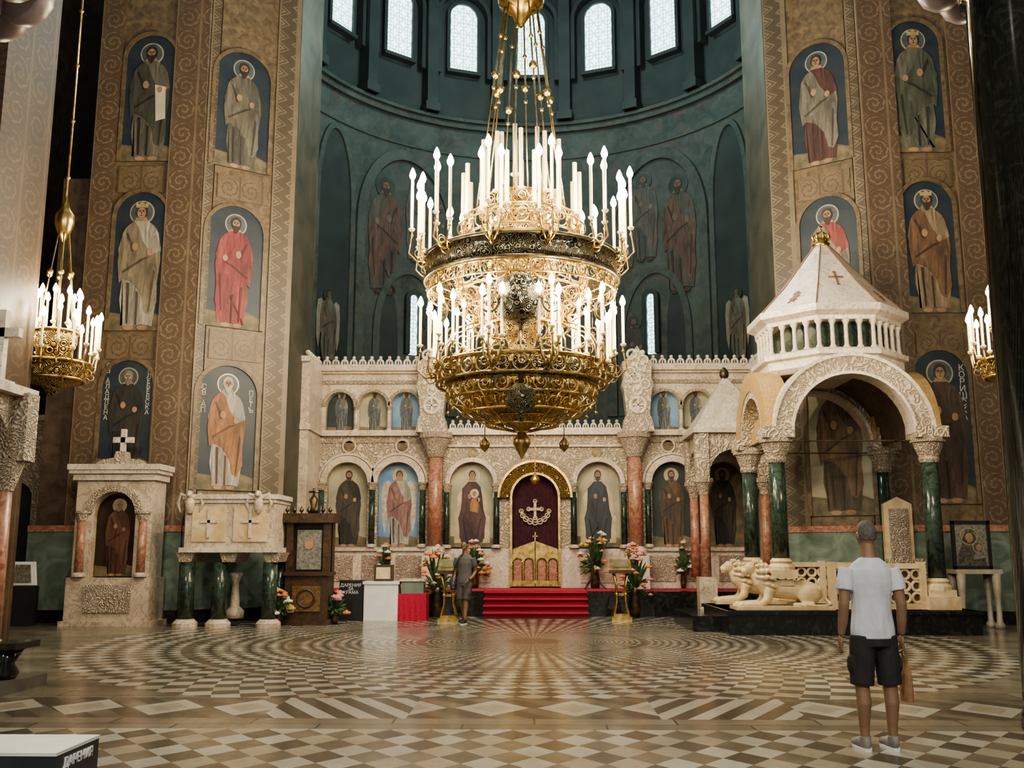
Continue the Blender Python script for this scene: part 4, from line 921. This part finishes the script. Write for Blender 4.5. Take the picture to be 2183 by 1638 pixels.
for x,y in ((a+.06,SY-.15),(a+.75,SY-.15),(b_-.1,SY-.15),(b_-.1,21.5)):
    c=MB().lathe([(.16,.15),(.15,z0-.3)],(x,y,0),18).build('column',GMARB,pu,smooth=True)
    MB().lathe([(.26,0),(.26,.08),(.18,.16)],(x,y,0),16).build('column_base',MARB,c)
MB().lathe([(.2,.15),(.2,.3),(.1,.4),(.07,.9),(.16,1.1)],((a+b_)/2,SY+.3,0),14).build('centre_stem',MARB,pu,smooth=True)
for x in (a+.1,b_-.35):
    mb=MB().sph((x,SY-.36,z1-.12),(.1,.1,.2)).sph((x,SY-.42,z1+.1),(.07,.09,.08)).tube([(x,SY-.48,z1+.1,.03),(x,SY-.55,z1+.06,.012)],.02,6)
    for s in (-1,1): mb.tube([(x+s*.05,SY-.36,z1+.02,.05),(x+s*.2,SY-.34,z1+.1,.05),(x+s*.26,SY-.33,z1-.1,.045),(x+s*.2,SY-.34,z1-.28,.02)],.04,8)
    mb.build('eagle_carving',MARB,pu,rem=.015)
wy=21.3;ws=thing('wooden_icon_stand','dark carved wooden icon stand with silver icon, right of the pulpit','icon stand',(wx(655,wy),wy,0))
a,b_=wx(610,wy),wx(702,wy);q=lambda y:W(655,y,wy).z
MB().box(a-.06,b_+.06,wy-.1,wy+.6,0,.12).box(a,b_,wy,wy+.6,.12,q(1225)).build('cabinet',WOOD,ws)
MB().box(a+.16,b_-.16,wy-.03,wy,.28,q(1250)).build('carved_panel',mat('gilt_wood',(.2,.12,.055),(.1,.055,.022),.4,.2,14,0,.5),ws)
MB().torus(((a+b_)/2,wy-.03,.56),.18,.03,ax='y').build('panel_wreath',WOOD,ws)
MB().box(a-.04,b_+.04,wy-.06,wy+.6,q(1228),q(1220)).box(a,b_,wy+.2,wy+.6,q(1222),q(1115)).box(a,a+.14,wy,wy+.3,q(1222),q(1115)).box(b_-.14,b_,wy,wy+.3,q(1222),q(1115)).build('upper_case',WOOD,ws)
MB().box(a+.2,b_-.2,wy+.14,wy+.2,q(1215),q(1130)).build('silver_icon',SILV,ws)
MB().prism(ell((a+b_)/2,q(1160),.1,.12),wy+.1,wy+.15).build('icon_face',SKINP,ws)
MB().box(a-.1,b_+.1,wy-.1,wy+.6,q(1115),q(1095)).build('crown_shelf',WOOD,ws)
mb=MB()
for i in range(7):
    x=a+(b_-a)*i/6;mb.sph((x,wy-.03,q(1088)),.05,8).tube([(x,wy-.03,q(1095)),(x,wy-.03,q(1080))],.015,5)
mb.build('carved_crest',DGOLD,ws,smooth=True)
MB().lathe([(.12,q(1095)),(.06,q(1080)),(.1,q(1065)),(.03,q(1055))],((a+b_)/2+.05,wy+.2,0),12).box((a+b_)/2+.03,(a+b_)/2+.07,wy+.18,wy+.22,q(1058),q(1040)).box((a+b_)/2-.06,(a+b_)/2+.16,wy+.18,wy+.22,q(1050),q(1046)).build('top_finial',DGOLD,ws,smooth=True)
dy_=22.6
sg=thing('sign_box','black donation stand with white lettering right of the wooden icon stand','sign',(wx(750,dy_),dy_,0))
a,b_=wx(726,dy_),wx(776,dy_);q=lambda y,Y=dy_:W(800,y,Y).z
MB().box(a,b_,dy_,dy_+.35,0,q(1238)).build('body',BLK,sg)
text('ДАРЕНИЯ\nЗА\nХРАМА',.1,WHT,sg,(0,-.006,q(1238)-.19))
pd=thing('white_pedestal','white box pedestal beside the black donation stand','pedestal',(wx(813,dy_),dy_,0))
a,b_=wx(778,dy_),wx(850,dy_)
MB().box(a,b_,dy_,dy_+.5,0,q(1246)).build('body',WHT,pd);MB().box(a-.03,b_+.03,dy_-.03,dy_+.53,q(1246),q(1240)).build('top',WHT,pd)
rb_=thing('reliquary_box','small wooden framed box standing on the white pedestal','box',(wx(820,dy_),dy_+.25,q(1240)))
MB().box(a+.2,b_-.15,dy_+.12,dy_+.4,q(1240),q(1205)).build('frame',WOOD,rb_);MB().box(a+.25,b_-.2,dy_+.11,dy_+.13,q(1235),q(1210)).build('front_panel',YMARB,rb_)
tb=thing('red_cloth_table','low table under a red cloth left of the altar steps','table',(wx(880,dy_),dy_,0))
a,b_=wx(850,dy_),wx(910,dy_)
vs=[];per=[]
for (xa,ya),(xb,yb) in (((a,dy_),(b_,dy_)),((b_,dy_),(b_,dy_+.6)),((b_,dy_+.6),(a,dy_+.6)),((a,dy_+.6),(a,dy_))):
    per+=[(xa+(xb-xa)*i/10,ya+(yb-ya)*i/10) for i in range(10)]
zt=q(1266);cxm,cym=(a+b_)/2,dy_+.3
for i,(x,y) in enumerate(per):
    k=1+.05*(i%2);vs+=[(x,y,zt),(cxm+(x-cxm)*k,cym+(y-cym)*k,.0)]
MB().add(vs,[(2*i,2*((i+1)%40),2*((i+1)%40)+1,2*i+1) for i in range(40)]+[[2*i for i in range(40)]]).build('cloth',RED,tb)
MB().box(a+.03,b_-.03,dy_+.03,dy_+.57,0,zt-.02).build('table_frame',WOOD,tb)
GLB=mat('greenish_glass',(.2,.25,.2),(.14,.18,.15),.15,0,3)
cb=thing('collection_box','pale green collection box standing on the red cloth table','box',(cxm,dy_+.3,zt))
MB().box(a+.07,b_-.07,dy_+.05,dy_+.5,zt,q(1240)).build('body',GLB,cb);MB().box(a+.04,b_-.04,dy_+.02,dy_+.53,q(1240),q(1235)).build('lid',MARB,cb)
# flowers
LEAF=mat('flower_foliage',(.06,.11,.04),(.03,.06,.022),.6,0,8)
PET={k:mat('petals_'+k,c,None,.6,0,10) for k,c in (('orange',(.62,.22,.09)),('pink',(.62,.3,.28)),('white',(.72,.7,.6)),('yellow',(.65,.5,.18)))}
def petal(k):
    mb=MB()
    for i in range(7):
        a=2*pi*i/7;mb.sph((.035*cos(a),.035*sin(a),.0),(.028,.028,.02),6)
    mb.sph((0,0,.015),(.03,.03,.025),6);return meshof(mb,'blossom',PET[k])
PM={k:petal(k) for k in PET}
def flowers(x,y,z,r,h,cols,lab,vase=True,nb=16):
    o=thing('flower_arrangement',lab,'flowers',(x,y,z))
    hv=h*.4
    MB().lathe([(r*.22,0),(r*.3,hv*.3),(r*.2,hv*.8),(r*.35,hv)],n=14).build('vase',DGOLD,o,local=True,smooth=True)
    mb=MB()
    for i in range(60):
        a=random.uniform(0,2*pi);e=random.uniform(-.3,1.35);l=random.uniform(.55,1)
        d=Vector((cos(a)*cos(e)*r,sin(a)*cos(e)*r,sin(e)*(h-hv)))*l
        s=Vector((0,0,hv*.95));m_=s+d*.6+Vector((0,0,.03));mb.tube([(*s,.006),(*(s+d*.4),.02),(*m_,.04),(*(s+d),.004)],.02,5)
    mb.build('foliage',LEAF,o,local=True)
    for i in range(nb):
        a=random.uniform(0,2*pi);e=random.uniform(-.2,1.45);l=random.uniform(.75,1.02)
        s=1.0+random.random()*.8
        inst('blossom',PM[random.choice(cols)],o,(cos(a)*cos(e)*r*l,sin(a)*cos(e)*r*l-.02,hv+sin(e)*(h-hv)*l),a,(s,s,s))
p=G(592,1335);flowers(p.x,p.y,0,.3,.75,['white','yellow','orange'],'white and orange flowers on the floor below the pulpit')
p=G(715,1330);flowers(p.x,21.6,0,.3,.7,['pink','orange'],'dim pink flowers beside the black donation stand',nb=8)
flowers(wx(932,23.9),23.9,.0,.45,1.75,['orange','pink','orange','white'],'tall orange flower arrangement left of the altar steps',nb=40)
flowers(wx(1352,23.9),23.9,.0,.45,1.75,['orange','pink'],'tall orange flower arrangement right of the altar steps',nb=40)
flowers(wx(1268,25.6),25.6,FZ,.45,1.5,['white','yellow','orange'],'white and yellow flowers right of the royal doors',nb=30)
flowers(wx(1012,25.6),25.6,FZ,.4,1.25,['white','orange'],'white flowers under the mother and child icon',nb=24)
flowers(wx(822,25.7),25.7,FZ,.25,1.25,['orange','white'],'small flowers under the left wing icons',nb=12)
flowers(wx(1455,25.7),25.7,FZ,.25,1.25,['pink','white'],'small flowers under the right wing icon',nb=12)
def lectern(px,Y,lab):
    x=wx(px,Y);o=thing('icon_lectern',lab,'lectern',(x,Y,0))
    MB().bx(0,0,.0,.46,.4,.08).bx(0,0,.08,.36,.3,.06).build('base',GOLD,o,local=True)
    for sx_ in (-1,1):
        for sy in (-1,1): MB().tube([(sx_*.17,sy*.13,.12,.03),(sx_*.1,sy*.08,.4,.022),(sx_*.1,sy*.08,.75,.022),(sx_*.16,sy*.12,1.05,.03)],.02,8).sph((sx_*.1,sy*.08,.58),.045,8).build('leg',GOLD,o,local=True,smooth=True)
    MB().bx(0,0,.55,.22,.16,.05).build('stretcher',GOLD,o,local=True)
    MB().prism([(-.25,1.05),(.25,1.05),(.25,1.12),(-.25,1.12)],-.2,.2).build('top',WOOD,o,local=True)
    MB().add([(-.24,-.2,1.13),(.24,-.2,1.13),(.24,.18,1.34),(-.24,.18,1.34),(-.24,-.2,1.16),(.24,-.2,1.16),(.24,.18,1.37),(-.24,.18,1.37)],[(0,1,2,3),(4,5,6,7),(0,1,5,4),(1,2,6,5),(2,3,7,6),(3,0,4,7)]).build('icon_board',GOLD,o,local=True)
    MB().add([(-.16,-.15,1.195),(.16,-.15,1.195),(.16,.13,1.35),(-.16,.13,1.35)],[(0,1,2,3)]).build('icon_face',EARTH,o,local=True)
lectern(958,22.4,'gilded icon lectern left of the altar steps behind the walking person');lectern(1322,23.0,'gilded icon lectern right of the altar steps')
ms=thing('microphone_stand','thin black microphone stand on the altar platform right of the doors','stand',(wx(1262,24.6),24.6,FZ))
mb=MB().tube([(0,0,.3),(0,0,1.35)],.012,6).tube([(0,0,1.3),(.12,-.1,1.5)],.01,6)
for i in range(3): a=2*pi*i/3;mb.tube([(0,0,.35),(.35*cos(a),.35*sin(a),.02)],.012,6)
mb.build('frame',BLK,ms,local=True);MB().sph((.13,-.11,1.53),(.025,.025,.04),8).build('microphone',BLK,ms,local=True)
fy=20.6;fx=wx(2082,fy)
CONS=mat('grey_cream_stone',(.42,.37,.3),(.3,.26,.2),.4,0,4)
ft=thing('icon_table','narrow marble console table against the right pier','table',(fx,fy,0))
q=lambda y:W(1950,y,fy).z
MB().bx(fx,fy+.2,q(1224),.95,.5,.09).build('table_top',CONS,ft)
for x in (-.36,.36):
    for y in (.0,.4): MB().lathe([(.1,0),(.1,.08),(.06,.14),(.05,.5),(.075,.75),(.09,q(1224))],(fx+x,fy+y,0),12).build('leg',CONS,ft,smooth=True)
fi=thing('framed_icon','black framed silver icon of mother and child on the console table','icon',(fx,fy+.2,q(1215)))
za,zb=q(1215),q(1110);h2=.4
MB().box(fx-h2,fx+h2,fy+.2,fy+.26,za,za+.07).box(fx-h2,fx+h2,fy+.2,fy+.26,zb-.07,zb).box(fx-h2,fx-h2+.07,fy+.2,fy+.26,za,zb).box(fx+h2-.07,fx+h2,fy+.2,fy+.26,za,zb).build('frame',BLK,fi)
MB().box(fx-h2+.06,fx+h2-.06,fy+.23,fy+.26,za+.06,zb-.06).build('silver_cover',SILV,fi)
MB().torus((fx-.04,fy+.225,zb-.33),.17,.02,24,6,'y').torus((fx+.14,fy+.225,zb-.55),.11,.016,20,6,'y').build('halo',mat('pale_gilt_silver',(.6,.54,.38),(.4,.34,.22),.35,.7,14),fi)
MB().prism([(fx-.3,za+.08),(fx+.28,za+.08),(fx+.26,zb-.75),(fx+.16,zb-.58),(fx+.1,zb-.34),(fx+.02,zb-.2),(fx-.1,zb-.2),(fx-.17,zb-.34),(fx-.2,zb-.52),(fx-.29,zb-.7)],fy+.215,fy+.24).build('mother_robe',mat('dark_silver',(.2,.19,.165),(.09,.085,.07),.4,.7,16,1,.4),fi)
MB().prism([(fx+.02,za+.2),(fx+.26,za+.24),(fx+.24,zb-.68),(fx+.1,zb-.62),(fx+.03,zb-.75)],fy+.205,fy+.235).build('child_robe',SILV,fi)
for cx,cz,rx,rz in ((fx-.04,zb-.35,.075,.1),(fx+.14,zb-.56,.055,.07)): MB().prism(ell(cx,cz,rx,rz),fy+.195,fy+.22).build('painted_face',SKINP,fi)
p=G(42,1335);Y=p.y
ls=thing('icon_stand','black draped stand with white framed icon in the far left aisle','icon stand',(p.x,Y,0))
q=lambda y:W(100,y,Y).z
MB().bx(p.x,Y,0,.5,.4,q(1250)).build('body',BLK,ls)
MB().prism([(p.x-.3,q(1248)),(p.x+.3,q(1248)),(p.x+.24,q(1198)),(p.x-.24,q(1198))],Y-.05,Y).build('icon_frame',WHT,ls)
MB().prism([(p.x-.2,q(1242)),(p.x+.2,q(1242)),(p.x+.16,q(1204)),(p.x-.16,q(1204))],Y-.07,Y-.04).build('icon_picture',SILV,ls)
zt=.8;A_=G(125,1606,zt);B_=G(207,1567,zt)
db=thing('donation_box','dark donation box with pale top in the lower left foreground','box',((A_.x-.45),(A_.y+B_.y)/2,0))
xr=(A_.x+B_.x)/2
MB().box(xr-.9,xr,A_.y,B_.y,0,zt-.012).build('body',mat('navy_black_paint',(.012,.014,.022),(.018,.02,.028),.35),db)
MB().box(xr-.9,xr+.003,A_.y-.003,B_.y+.003,zt-.012,zt).build('top',mat('pale_grey_top',(.5,.51,.5),(.42,.43,.42),.4),db)
text('ДАРЕНИЯ',.052,WHT,db,(xr-db.location.x+.002,.0,zt-.052),(pi/2,0,pi/2))
# ---------------------------------------------------------------- people
def hand(mb,w,d,sx):
    w=Vector(w);d=Vector(d).normalized()
    c=w+d*.06;mb.sph(tuple(c),(.02,.04,.055),12)
    for i,(oy,l) in enumerate(((.03,.07),(.01,.08),(-.011,.075),(-.031,.06))):
        s=c+Vector((0,oy,0))+d*.035;a=s+d*l*.55;e=s+d*l*.9+Vector((-sx*.025,.008,0))
        mb.tube([(*s,.0095),(*a,.009),(*e,.0075)],.009,6)
    s=w+d*.035+Vector((0,.03,0));mb.tube([(*s,.012),(*(s+d*.035+Vector((-sx*.012,.022,0))),.0105),(*(s+d*.06+Vector((-sx*.02,.024,0))),.008)],.01,6)
def person(loc,rz,lab,legs,arms,shirtc,shortc,hairc,skinc,shoec,pre,vox=.0065,short=.5):
    o=thing('person',lab,'person',loc,rz)
    sk=mat(pre+'_skin',skinc,tuple(k*.85 for k in skinc),.5,0,6);sh=mat(pre+'_shirt',shirtc,tuple(k*.8 for k in shirtc),.8,0,5,1,.15)
    so=mat(pre+'_shorts',shortc,tuple(k*.6 for k in shortc),.85,0,6,1,.2);hr=mat(pre+'_hair',hairc,tuple(k*.5 for k in hairc),.8,0,60,0,.4);se=mat(pre+'_shoe',shoec,tuple(k*.6 for k in shoec),.7,0,10)
    T=[(0,0,.84,.14,.1),(0,0,.92,.158,.11),(0,0,1.04,.142,.1),(0,0,1.16,.145,.1),(0,0,1.3,.168,.112),(0,-.005,1.4,.172,.1),(0,-.01,1.46,.12,.08),(0,-.008,1.5,.066,.062),(0,.0,1.56,.056,.06),(0,.01,1.62,.054,.06)]
    mb=MB().rings(T);mb.sph((0,.02,1.69),(.074,.094,.108),18).sph((0,.055,1.635),(.054,.055,.055)).sph((0,.06,1.655),(.058,.05,.05))
    mb.tube([(0,.108,1.7,.01),(0,.125,1.668,.014),(0,.112,1.66,.012)],.01,8).sph((0,.105,1.625),(.025,.012,.007),8).sph((0,.1,1.6),(.02,.018,.016),8)
    for s in (-1,1): mb.sph((s*.077,.012,1.675),(.011,.024,.033),10).sph((s*.03,.1,1.705),(.02,.012,.008),8)
    for L_ in legs: mb.tube(L_,.05,14)
    for i,A_ in enumerate(arms):
        mb.tube(A_,.04,12);w=Vector(A_[-1][:3]);pv=Vector(A_[-2][:3]);hand(mb,w,(w-pv),1 if w.x>0 else -1)
    mb.build('body',sk,o,local=True,rem=vox)
    mb=MB().rings([(0,0,.86,.178,.128),(0,0,.94,.178,.127),(0,0,1.06,.162,.118),(0,0,1.18,.162,.116),(0,0,1.3,.183,.126),(0,-.005,1.4,.186,.114),(0,-.01,1.46,.135,.094),(0,-.01,1.5,.08,.075)])
    for A_ in arms:
        p0,p1,p2=[Vector(a[:3]) for a in A_[:3]];mb.tube([(*p0,.074),(*p1,.07),(*(p1.lerp(p2,.35)),.068)],.06,12)
    mb.build('shirt',sh,o,local=True,rem=vox*1.2)
    mb=MB().rings([(0,0,.8,.165,.125),(0,0,.88,.17,.122),(0,0,.96,.165,.118)])
    for L_ in legs:
        P=[Vector(a[:3]) for a in L_];pts=[]
        for i in range(len(P)-1):
            if P[i+1].z<short:
                f=(P[i].z-short)/max(.001,P[i].z-P[i+1].z);pts+=[P[i],P[i].lerp(P[i+1],f)];break
            pts.append(P[i])
        n=len(pts);mb.tube([(*p,.105-.017*i/max(1,n-1)) for i,p in enumerate(pts)],.1,14)
        a=pts[-1];mb.sph((a.x+(.085 if a.x>0 else -.085),a.y,a.z+.16),(.022,.06,.075),10)
    mb.build('shorts',so,o,local=True,rem=vox*1.2)
    for L_ in legs:
        a=Vector(L_[-1][:3]);z=a.z-.09
        mb=MB().sph((a.x,a.y-.005,z+.06),(.042,.06,.055)).sph((a.x,a.y+.07,z+.05),(.045,.09,.045)).sph((a.x,a.y+.15,z+.04),(.047,.07,.036)).tube([(a.x,a.y,z+.05,.045),(a.x,a.y,z+.11,.045)],.045,12)
        sh_=mb.build('shoe',se,o,local=True,rem=.009)
        MB().rings([(a.x,a.y+.07,z+k,.052,.15) for k in (0,.022)]).build('sole',WHT,sh_,local=True)
    MB().sph((0,.012,1.694),(.077,.097,.11),28,keep=lambda x,y,z:(z>1.745-.0 or (y<.03 and z>1.65) or (y<.075 and z>1.71))).build('hair',hr,o,local=True,smooth=True)
    for s in (-1,1): MB().sph((s*.03,.104,1.69),(.012,.006,.006),8).build('eye',mat('eye_dark',(.03,.02,.015),None,.2),o,local=True)
    return o
def leg(s,x=.1,fy=0,knee=0,ty=0):
    return [(s*.085,0,.88,.1),(s*(x*.5+.045),knee*.5,.7,.086),(s*x,knee,.5,.056),(s*x,knee*.4+ty*.6-.02,.36,.056),(s*x,ty,.18,.04),(s*x,ty,.09,.037)]
g=G(1876,1600)
arms=[[(-.178,0,1.405,.058),(-.215,-.015,1.3,.05),(-.24,-.03,1.13,.042),(-.245,.0,1.0,.04),(-.25,.03,.89,.028)],
      [(.178,0,1.405,.058),(.215,-.015,1.3,.05),(.24,-.03,1.13,.042),(.25,.0,1.0,.04),(.255,.03,.89,.028)]]
pm=person((g.x,g.y,0),R(6),'person in white t-shirt and dark shorts seen from behind in the right foreground',[leg(-1,.115),leg(1,.115)],arms,(.56,.58,.64),(.025,.023,.025),(.13,.115,.105),(.23,.135,.085),(.25,.23,.22),'near_person')
bgm=Matrix.Translation(pm.location)@Matrix.Rotation(R(6),4,'Z')
pb=bgm@Vector((.275,.05,.36))
bag=thing('paper_bag','brown paper bag held in the right hand of the white-shirted person','bag',pb,R(6))
MB().rings([(0,0,0,.035,.085),(0,0,.1,.04,.09),(0,0,.22,.032,.08),(0,0,.3,.012,.05),(0,0,.36,.014,.055)]).build('body',mat('brown_paper',(.3,.17,.09),(.2,.1,.05),.8,0,12,0,.4),bag,local=True)
MB().tube([(0,-.03,.34),(-.01,-.02,.43),(-.01,.03,.43),(0,.03,.34)],.006,6).build('handle',mat('brown_cord',(.16,.08,.04),None,.8),bag,local=True)
g=G(990,1330)
arms=[[(-.178,0,1.405,.058),(-.21,-.03,1.28,.05),(-.22,-.08,1.12,.042),(-.2,-.0,1.02,.038),(-.16,.1,.95,.028)],
      [(.178,0,1.405,.058),(.21,.0,1.28,.05),(.235,.0,1.12,.042),(.235,.04,1.0,.038),(.23,.08,.9,.028)]]
pw=person((g.x,g.y,0),R(160),'person in dark grey shirt with shoulder bag walking before the altar steps',[leg(-1,.075,0,.1,.14),leg(1,.075,0,.06,-.14)],arms,(.09,.09,.09),(.07,.065,.055),(.015,.012,.01),(.2,.11,.07),(.03,.03,.03),'far_person',.009)
bgm=Matrix.Translation(pw.location)@Matrix.Rotation(R(160),4,'Z')
p=bgm@Vector((.27,-.02,.72))
sb=thing('shoulder_bag','dark blue shoulder bag at the hip of the walking person','bag',p,R(160))
MB().rings([(0,0,0,.06,.14),(0,0,.12,.075,.16),(0,0,.24,.065,.15),(0,0,.28,.03,.12)]).build('body',mat('navy_canvas',(.03,.045,.08),None,.8),sb,local=True)
MB().tube([(0,.1,.26),(-.1,.13,.55),(-.25,.1,.76),(-.32,.0,.8),(-.25,-.14,.72),(-.1,-.15,.5),(0,-.1,.26)],.014,6).build('strap',mat('black_strap',(.015,.015,.015),None,.8),sb,local=True)
